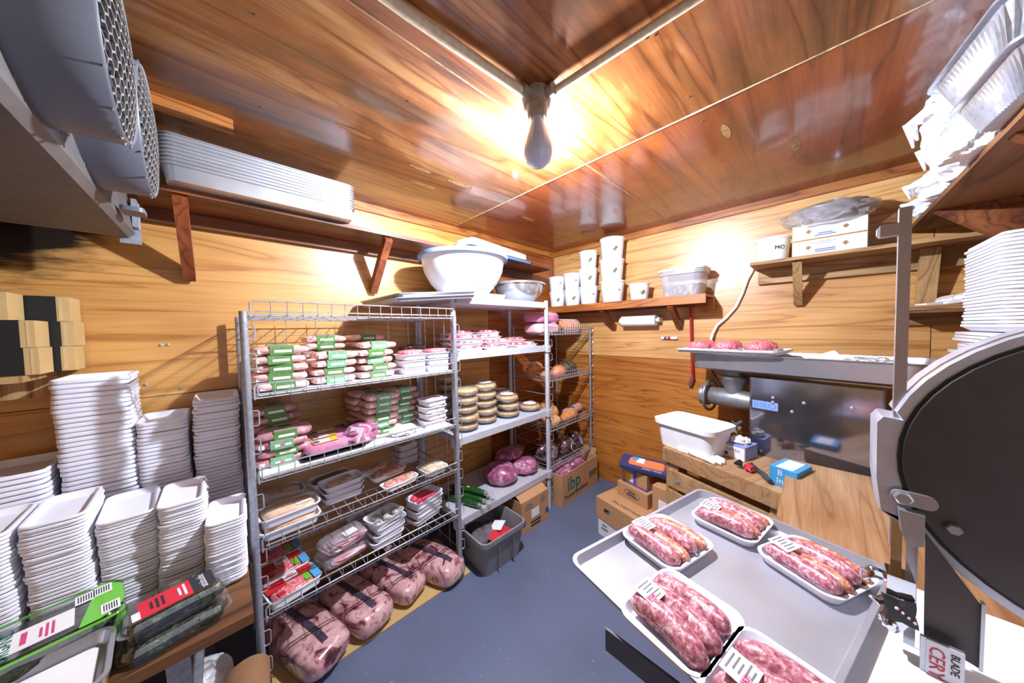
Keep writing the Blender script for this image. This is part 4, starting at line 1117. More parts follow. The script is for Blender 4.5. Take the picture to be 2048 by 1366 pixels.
tag(MB().box((-1.33, -0.54, 0.158), (0.10, 0.08, 0.005), 0.4, Matrix.Rotation(0.5, 3, 'Z') @ Matrix.Rotation(-0.15, 3, 'X')).build('envelope', 'paper_white'), 'white card lying in the grey bin', 'card')

def open_box(o, w, d, h, th=0.005, mat='cardboard'):
    MB().box((0, -d/2 + th/2, h/2), (w, th, h)).build('front_panel', mat, o)
    MB().box((0, d/2 - th/2, h/2), (w, th, h)).build('back_panel', mat, o)
    MB().box((-w/2 + th/2, 0, h/2), (th, d - 2*th, h)).build('side_panel', mat, o)
    MB().box((w/2 - th/2, 0, h/2), (th, d - 2*th, h)).build('side_panel', mat, o)
    MB().box((0, 0, th/2), (w - 2*th, d - 2*th, th)).build('bottom_panel', mat, o)
o = thing('carton', 'printed brown carton with open flaps between bin and rack', 'box', (-0.985, -0.47, 0), -0.02)
open_box(o, 0.30, 0.22, 0.235)
for y, s in ((-0.11, 1), (0.11, -1)):
    MB().box((0, y + s*0.045, 0.252), (0.29, 0.10, 0.004), rot=Matrix.Rotation(s*0.45, 3, 'X')).build('flap', 'cardboard', o)
MB().box((-0.005, -0.1112, 0.115), (0.085, 0.001, 0.062)).build('shipping_label', 'label_white', o)
for x in (-0.128, 0.128): MB().box((x, -0.1112, 0.075), (0.035, 0.0012, 0.04)).build('blue_mark', 'ink_blue', o)
bars(o, 'ink_grey', (-0.07, -0.1112, 0.185), (1, 0, 0), (0, 0, 1), 0.09, 0.05, 3)
bars(o, 'ink_grey', (0.08, -0.1112, 0.185), (1, 0, 0), (0, 0, 1), 0.06, 0.06, 4, seed=3)
bars(o, 'ink_black', (0.0, -0.1112, 0.04), (1, 0, 0), (0, 0, 1), 0.16, 0.05, 2, seed=4)

# ================================================================ BAKER'S WIRE RACK IN THE CORNER
CX0, CX1, CF, CB = -0.700, -0.058, -0.492, -0.085
t = thing('corner_rack', 'narrow wire rack in the corner with bread and hams', 'rack')
for x in (CX0, CX1):
    for y in (CF, CB):
        MB().tube([(x, y, 0), (x, y, 1.50)], 0.010, 10).build('post', 'galvanised', t)
CZ = [1.430, 1.045, 0.625, 0.300]
for z in CZ:
    m = MB()
    for y in (CF, CB, (CF+CB)/2): m.tube([(CX0, y, z), (CX1 + 0.03, y, z)], 0.003)
    x = CX0
    while x < CX1 + 0.03: m.tube([(x, CF, z + .003), (x, CB, z + .003)], 0.0016, 5); x += 0.04
    sh = m.build('wire_shelf', 'chrome_wire', t)
    m = MB()
    for dz in (0.0, 0.028, 0.06): m.tube([(CX0, CF - .008, z + dz), (CX1 + 0.035, CF - .008, z + dz)], 0.0028)
    x = CX0 + .01
    while x < CX1 + 0.04: m.tube([(x, CF - .008, z - .01), (x, CF - .008, z + .06)], 0.0022, 5); x += 0.036
    for dz in (0.0, 0.03, 0.06): m.tube([(CX0, CF, z + dz), (CX0, CB, z + dz)], 0.0022)
    m.build('basket_rim', 'chrome_wire', sh)
for x, s in ((CX0, 1), (CX1, 1)):
    m = MB(); z = 0.10
    while z < 1.45:
        m.tube([(x, CF - .01, z), (x + s*0.030, CF - .012, z), (x + s*0.034, CF - .012, z + .005), (x + s*0.034, CF - .012, z + .050), (x + s*0.030, CF - .012, z + .055), (x, CF - .01, z + .055)], 0.0024)
        m.tube([(x, CF, z + .05), (x, CB, z + .05)], 0.0028)
        z += 0.112
    m.build('side_ladder', 'chrome_wire', t)
m = MB(); z = 0.15
while z < 1.45: m.tube([(CX0, CB, z), (CX1, CB, z)], 0.0026); z += 0.112
m.build('back_ladder', 'chrome_wire', t)
def meat_thing(name, label, cat, loc, rz, r, mat, seed, amp=0.15, fr=2.0, grp=None, sub=3):
    o = thing(name, label, cat, loc, rz, grp)
    q = pillow_mb(r[0]*2, r[1]*2, r[2]*1.6, 0.5, 28, 10, seed, amp*0.6) if name == 'ham' else blob_mb(*r, seed, amp, fr, sub)
    q.build('body', mat, o); return o
zz = CZ[0] + 0.005
meat_thing('ham', 'pale pink wrapped ham, lower of two on the corner rack top', 'ham', (-0.60, -0.34, zz), 0, (0.15, 0.11, 0.060), 'ham_pale', 1, 0.1, grp='wrapped hams')
meat_thing('ham', 'rosy pink wrapped ham, upper of two on the corner rack top', 'ham', (-0.59, -0.33, zz + 0.098), 0.05, (0.155, 0.115, 0.058), 'ham_pink', 2, 0.08, grp='wrapped hams')
o = thing('tied_roast', 'orange string-tied roast on the corner rack top', 'roast', (-0.24, -0.36, zz), -0.1)
MB().lathe([(0.02, -0.135), (0.055, -0.12), (0.066, -0.06), (0.068, 0.0), (0.066, 0.06), (0.055, 0.12), (0.02, 0.135)], 20, (0, 0, 0.064), 'x', True, True).build('meat', 'roast_orange', o)
for k in range(7): MB().tube([(-0.1 + 0.033*k, 0.0685*math.cos(a*PI/8), 0.064 + 0.0685*math.sin(a*PI/8)) for a in range(16)], 0.0022, 5, closed=True).build('string', 'label_white', o)
meat_thing('wrapped_cheese', 'small white wrapped bundle between hams and tied roast', 'cheese', (-0.40, -0.26, zz), 0, (0.05, 0.045, 0.06), 'plastic_white', 3, 0.1)
meat_thing('wrapped_meat', 'grey-pink wrapped meat behind the tied roast', 'meat pack', (-0.22, -0.18, zz), 0, (0.09, 0.06, 0.085), 'ham_pale', 5, 0.15)
meat_thing('wrapped_meat', 'dark netted meat beside the tied roast', 'meat pack', (-0.44, -0.40, zz), 0.3, (0.06, 0.05, 0.042), 'seeded', 5, 0.15)
zz = CZ[1] + 0.005
meat_thing('loaf', 'dark seeded roll on the second corner rack shelf', 'bread', (-0.25, -0.37, zz), 0.2, (0.13, 0.075, 0.07), 'seeded', 2, 0.06)
meat_thing('smoked_meat', 'orange smoked sausage with label on the second corner shelf', 'sausage', (-0.46, -0.41, zz), 0.3, (0.11, 0.06, 0.06), 'roast_orange', 6, 0.1)
meat_thing('smoked_meat', 'orange smoked piece at the left of the second corner shelf', 'sausage', (-0.62, -0.40, zz), 0.1, (0.06, 0.05, 0.04), 'bread', 7, 0.1)
meat_thing('smoked_meat', 'dim brown smoked loaf at the back of the second corner shelf', 'sausage', (-0.58, -0.24, zz), 0.1, (0.11, 0.06, 0.075), 'bread', 8, 0.1)
MB().box((-0.50, -0.452, zz + 0.055), (0.06, 0.002, 0.05), 0.2).build('paper_label', 'label_white', bpy.data.objects['smoked_meat'], ).matrix_parent_inverse = bpy.data.objects['smoked_meat'].matrix_basis.inverted()
zz = CZ[2] + 0.005
for k, (x, y, dz, rz, r, lb, mt) in enumerate(((-0.575, -0.42, 0, 0.15, (0.12, 0.06, 0.05), 'long loaf at the front left of the third corner shelf', 'bread_pale'), (-0.32, -0.425, 0, 0.2, (0.15, 0.06, 0.055), 'long golden loaf at the front of the third corner shelf', 'bread'),
        (-0.47, -0.31, 0.03, 0.1, (0.11, 0.075, 0.085), 'round golden loaf behind the front loaves', 'bread'), (-0.60, -0.19, 0.03, 0.3, (0.10, 0.08, 0.11), 'tall pale loaf at the back of the third corner shelf', 'bread_pale'),
        (-0.36, -0.19, 0.03, 0.2, (0.10, 0.07, 0.095), 'small round loaf at the back right', 'bread'))):
    o = meat_thing('loaf', lb, 'bread', (x, y, zz + dz*0), rz, r, mt, k + 3, 0.05, grp='loaves on the corner rack')
    for q in (-0.5, -0.15, 0.2, 0.55):
        xx = q*r[0]; ztop = r[2]*(0.72 + math.sqrt(max(0, 1 - q*q)))
        MB().tube([(xx - .01, -r[1]*0.5, ztop*0.93), (xx, 0, ztop*1.0), (xx + .015, r[1]*0.5, ztop*0.93)], 0.005, 6).build('score_line', 'bread_pale' if mt == 'bread' else 'bread', o)
o = thing('sausage_chub', 'pink chub sausage with dark label at the rack right end', 'sausage', (-0.17, -0.35, zz), 0.12)
MB().lathe([(0.012, -0.14), (0.038, -0.125), (0.042, 0.0), (0.042, 0.125), (0.044, 0.145)], 18, (0, 0, 0.044), 'x', True, True).build('casing', 'skin_pink', o)
MB().lathe([(0.0425, -0.09), (0.0428, -0.089), (0.0428, 0.0), (0.0425, 0.001)], 18, (0, 0, 0.044), 'x').build('label_wrap', 'ink_blue', o)
zz = CZ[3] + 0.005
for k, (x, y, r, lb) in enumerate(((-0.56, -0.34, (0.13, 0.10, 0.105), 'large dark net-wrapped ham at the left of the lowest corner shelf'), (-0.34, -0.40, (0.10, 0.075, 0.095), 'dark wrapped ham with diamond label, lowest corner shelf'), (-0.16, -0.36, (0.08, 0.075, 0.10), 'dark wrapped ham with pale label at the right, lowest corner shelf'))):
    o = meat_thing('wrapped_ham', lb, 'ham', (x, y, zz), 0.2*k, r, 'wrapped_dark', k + 11, 0.1, grp='dark wrapped hams')
    if k:
        M = Matrix.Rotation(-0.35, 3, 'X') @ Matrix.Rotation(PI/4, 3, 'Y')
        MB().box((0, -r[1]*0.99, r[2]*0.85), (0.075, 0.003, 0.075), rot=M if k == 1 else Matrix.Rotation(-0.35, 3, 'X')).build('label_border', 'label_white', o)
        MB().box((0, -r[1]*1.02, r[2]*0.85), (0.066, 0.003, 0.066), rot=M if k == 1 else Matrix.Rotation(-0.35, 3, 'X')).build('label_panel', 'label_dark' if k == 1 else 'tissue_blue', o)
# ---------------------------------------------------------------- big printed beef box
o = thing('beef_box', 'open brown beef box printed ibp under the corner rack', 'box', (-0.372, -0.405, 0), 0.01)
open_box(o, 0.575, 0.35, 0.262, 0.007)
MB().box((0.05, 0.17, 0.29), (0.56, 0.006, 0.06), rot=Matrix.Rotation(-0.3, 3, 'X')).build('flap', 'cardboard', o)
MB().box((0.302, 0, 0.285), (0.006, 0.30, 0.06), rot=Matrix.Rotation(0.25, 3, 'Y')).build('flap', 'cardboard', o)
text(o, 'ibp', 0.165, 'ink_green', (-0.115, -0.1765, 0.155), (1, 0, 0), (0.12, 0, 1), bold=0.0025)
text(o, 'Trusted Excellence', 0.047, 'ink_black', (-0.08, -0.1765, 0.062), (1, 0, 0), (0, 0, 1))
text(o, 'BEEF', 0.072, 'ink_black', (0.205, -0.1765, 0.125), (1, 0, 0), (0, 0, 1))
for k, (x, y, r) in enumerate(((-0.50, -0.45, (0.13, 0.10, 0.07)), (-0.28, -0.43, (0.13, 0.11, 0.075)), (-0.40, -0.33, (0.15, 0.09, 0.06)))):
    meat_thing('beef_bag', 'purple vacuum beef bag in the ibp box, %s' % ('front left', 'front right', 'at the back')[k], 'meat pack', (x, y, 0.165), 0.3*k, r, 'beef_purple', k + 21, 0.2, 2, 'beef bags in the box')
fl = MB().box((-0.385, -0.40, 0.085), (0.5, 0.28, 0.15)); tag(fl.build('packing_paper', 'kraft_paper'), 'brown packing paper filling the bottom of the ibp box', 'paper')

# ================================================================ CARTONS BY THE RIGHT WALL
def carton_thing(label, c, d, z, h, rz, mat='cardboard', name='carton', slot=False):
    o = thing(name, label, 'box', (c[0], c[1], z), rz)
    MB().loft([rr(d[0], d[1], 0.004, 0, 2), rr(d[0], d[1], 0.004, h, 2)], smooth=False).build('body', mat, o)
    return o
o = carton_thing('white carton on the floor under the REFRIGERATED box', (-0.60, -1.155), (0.33, 0.36), 0, 0.12, -0.2, 'carton_white')
bars(o, 'ink_grey', (-0.1655, 0.12, 0.07), (0, -1, 0), (0, 0, 1), 0.06, 0.05, 2)
o = carton_thing('brown carton marked REFRIGERATED with a hand hole', (-0.60, -1.165), (0.35, 0.40), 0.121, 0.145, -0.22)
text(o, 'REFRIGERATED', 0.034, 'ink_darkgreen', (-0.12, -0.02, 0.1455), (0, 1, 0), (-1, 0, 0))
MB().loft([rr(0.052, 0.028, 0.012, 0), rr(0.052, 0.028, 0.012, 0.002)]).build('hand_hole', 'ink_black', o).matrix_local = Matrix.Translation((-0.1762, 0.10, 0.08)) @ Matrix.Rotation(PI/2, 4, 'Z') @ Matrix.Rotation(PI/2, 4, 'X')
MB().loft([rr(0.040, 0.014, 0.006, 0), rr(0.040, 0.014, 0.006, 0.003)]).build('hole_lining', 'plastic_white', o).matrix_local = Matrix.Translation((-0.1762, 0.095, 0.076)) @ Matrix.Rotation(PI/2, 4, 'Z') @ Matrix.Rotation(PI/2, 4, 'X')
MB().box((0.02, 0.0, 0.1465), (0.012, 0.398, 0.002)).build('flap_seam', 'kraft_paper', o)
o = carton_thing('brown carton with oval print, middle of the stack by the wall', (-0.50, -1.175), (0.25, 0.24), 0.267, 0.10, -0.22)
bars(o, 'ink_black', (-0.1255, 0.0, 0.05), (0, -1, 0), (0, 0, 1), 0.085, 0.036, 2)
MB().tube([(-0.1255, 0.06*math.cos(a*PI/10), 0.05 + 0.026*math.sin(a*PI/10)) for a in range(20)], 0.0014, 4, closed=True).build('oval_print', 'ink_black', o)
o = carton_thing('small brown carton with purple tape and yellow label', (-0.50, -1.17), (0.19, 0.20), 0.368, 0.11, -0.22)
MB().box((-0.0955, 0.02, 0.05), (0.001, 0.085, 0.055)).build('paper_label', 'label_white', o)
MB().box((-0.0958, 0.045, 0.05), (0.001, 0.035, 0.055)).build('yellow_label', 'label_yellow', o)
MB().box((0, 0, 0.008), (0.194, 0.204, 0.012)).build('purple_tape', 'purple_tape', o)
MB().box((0, -0.01, 0.055), (0.193, 0.025, 0.113)).build('purple_tape', 'purple_tape', o)
o = carton_thing('brown carton with white label against the butcher bench', (-0.56, -1.385), (0.20, 0.15), 0.267, 0.18, -0.2)
MB().box((-0.1005, -0.01, 0.07), (0.001, 0.08, 0.07)).build('paper_label', 'label_white', o)
o = thing('salmon_pack', 'navy and orange salmon fillet pack lying on the carton stack', 'fish pack', (-0.545, -1.22, 0.505), -1.35, rot=(0.16, 0.03, -1.35))
MB().loft([rr(0.34, 0.155, 0.02, 0), rr(0.345, 0.16, 0.02, 0.018), rr(0.335, 0.15, 0.02, 0.026)]).build('board', 'pack_navy', o)
MB().loft([rr(0.23, 0.085, 0.02, 0.026), rr(0.22, 0.078, 0.02, 0.033)]).build('fillet', 'label_orange', o)
MB().box((-0.04, 0.012, 0.034), (0.05, 0.06, 0.001)).build('paper_label', 'label_white', o)
MB().box((-0.075, 0.03, 0.0345), (0.04, 0.035, 0.001)).build('blue_label', 'pack_blue', o)
text(o, 'FAMILY PACK', 0.02, 'sticker_white', (0.04, -0.062, 0.0265), (1, 0, 0), (0, 1, 0))

# ================================================================ RIGHT WALL SHELVES
t = thing('tub_shelf', 'wooden wall shelf holding the white tubs and olive container', 'shelf')
MB().box((-0.128, -0.76, 1.690), (0.256, 1.48, 0.016)).build('board', 'lumber_orange_y', t)
MB().box((-0.247, -0.76, 1.660), (0.02, 1.48, 0.048)).build('front_rail', 'lumber_orange_y', t)
MB().box((-0.02, -0.76, 1.655), (0.038, 1.48, 0.055)).build('cleat', 'lumber_orange_y', t)
MB().box((-0.06, -1.492, 1.63), (0.05, 0.035, 0.09)).build('end_block', 'lumber_orange_y', t)
for by in (-0.72, -1.27):
    MB().beam((-0.23, by, 1.64), (-0.012, by, 1.475), 0.038, 0.045, (1, 0, 1)).build('bracket', 'lumber_red', t)
def tub(label, loc, r, h, pr=None, lid=True):
    o = thing('deli_tub', label, 'tub', loc, 0, 'white deli tubs')
    MB().lathe([(r*0.80, 0), (r*0.82, 0.002), (r*0.97, h*0.9), (r*1.02, h*0.91), (r*1.02, h*0.95)], 28, cap0=True, cap1=True).build('body', 'plastic_white', o)
    MB().lathe([(r*1.03, h*0.92), (r*1.05, h*0.93), (r*1.05, h*0.985), (r*1.0, h*0.99), (r*0.97, h*0.97), (0.001, h*0.97)], 28).build('lid', 'plastic_white', o)
    if pr:
        a = PI + 0.55
        for k, (da, z, mt, s) in enumerate(pr):
            rr_ = r*0.93
            p = Vector((rr_*math.cos(a+da), rr_*math.sin(a+da), h*z)); n = Vector((math.cos(a+da), math.sin(a+da), -0.17)).normalized()
            b = MB().lathe([(0.001, 0.0), (s, 0.0), (s, -0.002)], 10).build('logo_mark', mt, o)
            b.matrix_local = Matrix.Translation(p + n*0.006) @ Vector((0, 0, 1)).rotation_difference(n).to_matrix().to_4x4()
    return o
LG = [(0.25, 0.5, 'ink_red', 0.010), (0.12, 0.42, 'sleeve_green', 0.013)]
Zs = 1.699
cols = [(-0.165, -0.19, 0.082, 0.15, 2, 'first column from the corner'), (-0.155, -0.365, 0.082, 0.155, 2, 'second column from the corner'), (-0.15, -0.54, 0.085, 0.165, 3, 'third column from the corner'), (-0.15, -0.775, 0.100, 0.185, 3, 'tall fourth column from the corner')]
for (x, y, r, h, n, nm) in cols:
    for i in range(n):
        k = 0.97 if n == 3 and i == 2 and r < .09 else 1
        o = tub('white lidded tub, %s of the %s' % (nth(i, n), nm), (x, y + 0.004*(i % 2), Zs + h*0.985*i), r*k, h*k, LG if (i + n) % 2 == 0 or i == 2 else [(0.5, 0.55, 'ink_grey', 0.008)])
tub('single white lidded tub between tall column and olive container', (-0.14, -1.005, Zs), 0.078, 0.135, LG)
o = thing('olive_container', 'translucent plastic container half full of dark olives', 'container', (-0.135, -1.335, Zs))
MB().loft([rr(0.19, 0.25, 0.05, 0, 8), rr(0.215, 0.28, 0.055, 0.15, 8), rr(0.235, 0.30, 0.06, 0.155, 8), rr(0.235, 0.30, 0.06, 0.185, 8)], True, False).build('body', 'cloudy_plastic', o)
MB().loft([rr(0.245, 0.31, 0.06, 0.185, 8), rr(0.25, 0.315, 0.06, 0.196, 8), rr(0.22, 0.29, 0.06, 0.20, 8)], True, True).build('lid', 'plastic_white', o)
MB().loft([rr(0.186, 0.246, 0.048, 0.004, 8), rr(0.20, 0.262, 0.052, 0.082, 8)], True, True).build('olives', 'olives', o, kind='stuff')
# paper towel roll, pen, crowbar and cable on the wall
o = thing('towel_roll', 'white paper towel roll mounted under the tub shelf', 'paper roll')
MB().lathe([(0.018, -1.115), (0.045, -1.115), (0.047, -1.11), (0.047, -0.835), (0.045, -0.83), (0.018, -0.83)], 28, (-0.075, 0, 1.535), 'y', True, True).build('roll', 'paper_white', o)
MB().tube([(-0.075, -0.80, 1.535), (-0.075, -1.14, 1.535)], 0.012, 12).build('spindle', 'plastic_white', o)
for y in (-0.812, -1.133): MB().box((-0.042, y, 1.54), (0.084, 0.012, 0.035)).build('arm', 'plastic_white', o)
o = thing('marker_pen', 'small white and blue marker pen fixed to the right wall', 'pen')
MB().lathe([(0.006, -1.255), (0.011, -1.25), (0.011, -1.14), (0.008, -1.13)], 12, (-0.012, 0, 1.385), 'y', True, True).build('barrel', 'plastic_white', o)
MB().lathe([(0.0115, -1.205), (0.0115, -1.18)], 12, (-0.012, 0, 1.385), 'y').build('red_band', 'ink_red', o)
MB().lathe([(0.0115, -1.175), (0.0115, -1.155)], 12, (-0.012, 0, 1.385), 'y').build('blue_band', 'ink_blue', o)
o = thing('crowbar', 'red crowbar hanging down the wall below the tub shelf', 'crowbar')
MB().tube([(-0.030, -1.385, 1.628), (-0.032, -1.365, 1.64), (-0.03, -1.352, 1.62), (-0.03, -1.352, 1.50), (-0.03, -1.362, 1.15), (-0.03, -1.366, 1.08), (-0.032, -1.352, 1.035)], 0.0095, 6).build('shaft', 'red_steel', o)
MB().beam((-0.03, -1.366, 1.085), (-0.034, -1.345, 1.018), 0.026, 0.008, (1, 0, 0)).build('claw', 'black_steel', o)
tag(MB().tube([(-0.012, -1.735, 1.90), (-0.012, -1.712, 1.837), (-0.014, -1.690, 1.79), (-0.014, -1.665, 1.70), (-0.014, -1.63, 1.61), (-0.014, -1.575, 1.535), (-0.02, -1.52, 1.48), (-0.03, -1.495, 1.42), (-0.05, -1.47, 1.30)], 0.010, 10).build('wall_cable', 'conduit_white'), 'white flexible cable curving down the wall to the grinder', 'cable')
# second wall shelf with cartons
t = thing('carton_shelf', 'pale plank wall shelf holding the two white cartons', 'shelf')
MB().box((-0.132, -2.245, 1.852), (0.262, 1.02, 0.018)).build('board', 'lumber_pale_y', t)
MB().box((-0.015, -2.24, 1.795), (0.03, 0.98, 0.095)).build('cleat', 'lumber_pale_y', t)
MB().beam((-0.22, -1.945, 1.845), (-0.015, -1.945, 1.605), 0.04, 0.032, (1, 0, 1)).build('bracket', 'lumber_pale', t)
MB().beam((-0.10, -2.415, 1.845), (-0.025, -2.415, 1.575), 0.06, 0.04, (1, 0, 0)).build('bracket', 'lumber_pale', t)
o = thing('deli_tub', 'white tub marked with black letters beside the white cartons', 'tub', (-0.15, -1.835, 1.862))
MB().lathe([(0.066, 0), (0.067, 0.002), (0.080, 0.13), (0.085, 0.132), (0.085, 0.142), (0.078, 0.143), (0.066, 0.01), (0.001, 0.01)], 28, cap0=True).build('body', 'plastic_white', o)
text(o, 'MO', 0.032, 'ink_black', (-0.0690, -0.0345, 0.075), (0.42, -0.9, 0), (-0.1, 0, 1))
for i, z in enumerate((1.862, 1.950)):
    o = thing('white_carton', '%s of two flat white cartons with diamond cut-outs' % ('lower', 'upper')[i], 'box', (-0.13, -2.065, z), 0, 'white cartons on the wall shelf')
    MB().loft([rr(0.20, 0.285, 0.003, 0, 2), rr(0.20, 0.285, 0.003, 0.086, 2)], smooth=False).build('body', 'cardboard_tan', o)
    MB().box((-0.1008, 0.0, 0.043), (0.0016, 0.278, 0.078)).build('front_panel', 'carton_white', o)
    for y in (0.075, -0.065): MB().box((-0.1018, y, 0.043), (0.001, 0.018, 0.018), rot=Matrix.Rotation(PI/4, 3, 'X')).build('diamond_cutout', 'kraft_paper', o)
    bars(o, 'ink_blue', (-0.1018, 0.01, 0.022), (0, -1, 0), (0, 0, 1), 0.085, 0.02, 2, seed=i)
    if i == 0: text(o, 'KEEP REFRIGERATED\nAT 34-36 F', 0.011, 'ink_grey', (-0.1022, 0.015, 0.062), (0, -1, 0), (0, 0, 1))
o = thing('bagged_bowl', 'steel bowl in clear plastic bag lying on the white cartons', 'bowl', (-0.14, -2.06, 2.038), 0, rot=(0.0, -0.16, 0))
MB().lathe([(0.06, 0), (0.10, 0.02), (0.138, 0.07), (0.148, 0.095), (0.152, 0.097), (0.145, 0.098), (0.134, 0.07), (0.097, 0.023), (0.001, 0.004)], 36, cap0=True).build('bowl', 'steel_bowl', o)
q = blob_mb(0.175, 0.19, 0.072, 4, 0.12, 2.0, 4, True, True); q.build('clear_bag', 'bag_film', o)
# small low shelf with glove
t = thing('glove_shelf', 'narrow plank shelf low on the right wall holding a white glove', 'shelf')
MB().box((-0.10, -2.53, 1.545), (0.20, 0.42, 0.022)).build('board', 'lumber_pale_y', t)
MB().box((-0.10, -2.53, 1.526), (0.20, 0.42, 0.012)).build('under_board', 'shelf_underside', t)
MB().box((-0.012, -2.53, 1.49), (0.022, 0.40, 0.06)).build('cleat', 'lumber_pale_y', t)
def glove(label, loc, rot, sc=1.0):
    o = thing('cloth_glove', label, 'glove', loc, rot=rot)
    m = pillow_mb(0.10*sc, 0.085*sc, 0.022*sc, 0.5, 18, 6, 3, 0.1)
    for k, (y, L) in enumerate(((-0.032, 0.055), (-0.011, 0.07), (0.011, 0.068), (0.032, 0.05))):
        m.tube([(0.035*sc, y*sc, 0.011*sc), (0.06*sc, y*1.1*sc, 0.013*sc), ((0.05 + L)*sc, y*1.3*sc, 0.009*sc)], [0.011*sc, 0.011*sc, 0.008*sc], 10)
    m.tube([(-0.01*sc, 0.035*sc, 0.011*sc), (0.02*sc, 0.062*sc, 0.012*sc), (0.045*sc, 0.07*sc, 0.009*sc)], [0.012*sc, 0.012*sc, 0.008*sc], 10)
    m.build('hand', 'cloth_white', o)
    MB().loft([[(-0.045*sc, y*0.9, z) for y, z in ((-.04*sc, .002), (.04*sc, .002), (.04*sc, .02*sc), (-.04*sc, .02*sc))], [(-0.10*sc, y, z) for y, z in ((-.045*sc, .001), (.045*sc, .001), (.045*sc, .02*sc), (-.045*sc, .02*sc))]]).build('cuff', 'cloth_white', o)
    return o
glove('white cloth glove lying on the narrow wall shelf', (-0.10, -2.48, 1.557), (0, -0.1, -1.3), 0.95)
glove('white cloth glove draped over the other on the narrow wall shelf', (-0.09, -2.53, 1.592), (0.3, -0.25, -1.9), 0.9)

# ================================================================ UPPER RIGHT SHELF WITH BAGS
t = thing('bag_shelf', 'large plywood shelf at upper right piled with plastic bags', 'shelf')
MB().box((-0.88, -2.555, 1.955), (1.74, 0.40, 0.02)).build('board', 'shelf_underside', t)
for k, bx in enumerate((-0.42, -1.15)):
    m = MB(); vs = []
    for dx in (-0.02, 0.02):
        vs += [(bx + dx, -2.37, 1.944), (bx + dx, -2.755, 1.944), (bx + dx, -2.755, 1.62), (bx + dx, -2.70, 1.62)]
    m.add(vs, [(0, 1, 2, 3), (7, 6, 5, 4), (0, 4, 5, 1), (1, 5, 6, 2), (2, 6, 7, 3), (3, 7, 4, 0)]); m.build('bracket', 'lumber_brown', t)
bags = [(-0.22, -2.47, 0.15, 0.12, 0.075, 'white plastic bag at the wall end of the upper shelf'), (-0.50, -2.43, 0.15, 0.11, 0.085, 'crumpled white bag second from the wall end'), (-0.66, -2.52, 0.16, 0.13, 0.15, 'big crumpled white bag behind the shelf edge'),
        (-0.76, -2.44, 0.14, 0.12, 0.14, 'crumpled white bag in the middle of the upper shelf'), (-0.90, -2.45, 0.13, 0.13, 0.14, 'smooth white bag bulging over the shelf edge'), (-1.00, -2.37, 0.08, 0.11, 0.16, 'white bag with loose handles at the top right')]
for k, (x, y, rx, ry, rz_, lb) in enumerate(bags):
    o = thing('plastic_bag', lb, 'bag', (x, y, 1.966), 0, 'white plastic bags')
    blob_mb(rx, ry, rz_, k + 2, 0.19, 2.1, 5, True, True).build('bag', 'bag_white', o)
    for q in range(2):
        m = MB(); sx = -0.03 + 0.06*q
        m.tube([(sx, ry*0.6, rz_*0.9), (sx - 0.01, ry*0.95, rz_*1.0), (sx + 0.02, ry*1.25, rz_*0.9 + 0.02*q), (sx + 0.05, ry*1.1, rz_*0.6)], [0.022, 0.017, 0.012, 0.003], 9).build('handle', 'bag_white', o)
def foil_pan(loc, rot, label):
    o = thing('foil_pan', label, 'pan', loc, rot=rot, group='foil pans')
    m = MB(); N = 30
    def lp(w, d, z, amp):
        return ribbed(w, d, 0.03, z, 132, amp)
    m.loft([lp(0.24, 0.17, 0, 0.05), lp(0.29, 0.22, 0.075, 0.04), lp(0.31, 0.24, 0.077, 0), lp(0.325, 0.255, 0.076, 0), lp(0.325, 0.255, 0.083, 0), lp(0.305, 0.235, 0.083, 0), lp(0.235, 0.165, 0.004, 0.05)], True, True)
    m.build('tray', 'foil', o)
foil_pan((-1.275, -2.415, 1.966), (0.0, 0.0, 0.08), 'lower ribbed foil pan on the upper right shelf')
foil_pan((-1.26, -2.385, 2.056), (0.06, 0.06, 0.16), 'upper ribbed foil pan at the top right frame corner')

# ================================================================ FOAM STACK ON SOUTH SHELF
t = thing('stack_shelf', 'plank shelf behind the saw carrying white trays', 'shelf')
MB().box((-0.72, -2.59, 1.275), (0.70, 0.33, 0.025)).build('board', 'lumber_pale', t)
for bx in (-0.45, -1.0): MB().beam((bx, -2.40, 1.262), (bx, -2.75, 1.02), 0.04, 0.04, (0, 1, 1)).build('bracket', 'lumber_pale', t)
bm_ = MB().loft([rr(0.34, 0.30, 0.01, 0, 3), rr(0.34, 0.30, 0.01, 0.009, 3)]).mesh('flat_bag', 'bag_white')
for i in range(13):
    random.seed(i + 70)
    o = obj('folded_bag', bm_, None, (-0.72 + random.uniform(-.02, .012), -2.565 + random.uniform(-.01, .03), 1.289 + 0.0115*i), random.uniform(-.05, .05))
    tag(o, 'white folded bag in the pile under the right-hand tray stack', 'bag', 'folded bags behind the saw')
fm = foam_tray_mesh(0.34, 0.26, 0.024, 0.0118)
for i in range(25):
    random.seed(i + 170)
    o = obj('foam_tray', fm, None, (-0.72 + random.uniform(-.004, .004) - 0.0006*i, -2.55 + random.uniform(-.004, .004), 1.440 + 0.0118*i), random.uniform(-.012, .012))
    tag(o, ('top tray' if i == 24 else 'white tray') + ' of the right-hand foam stack beneath the bag shelf', 'tray', 'foam trays behind the saw' + (' (top)' if i == 24 else ''))

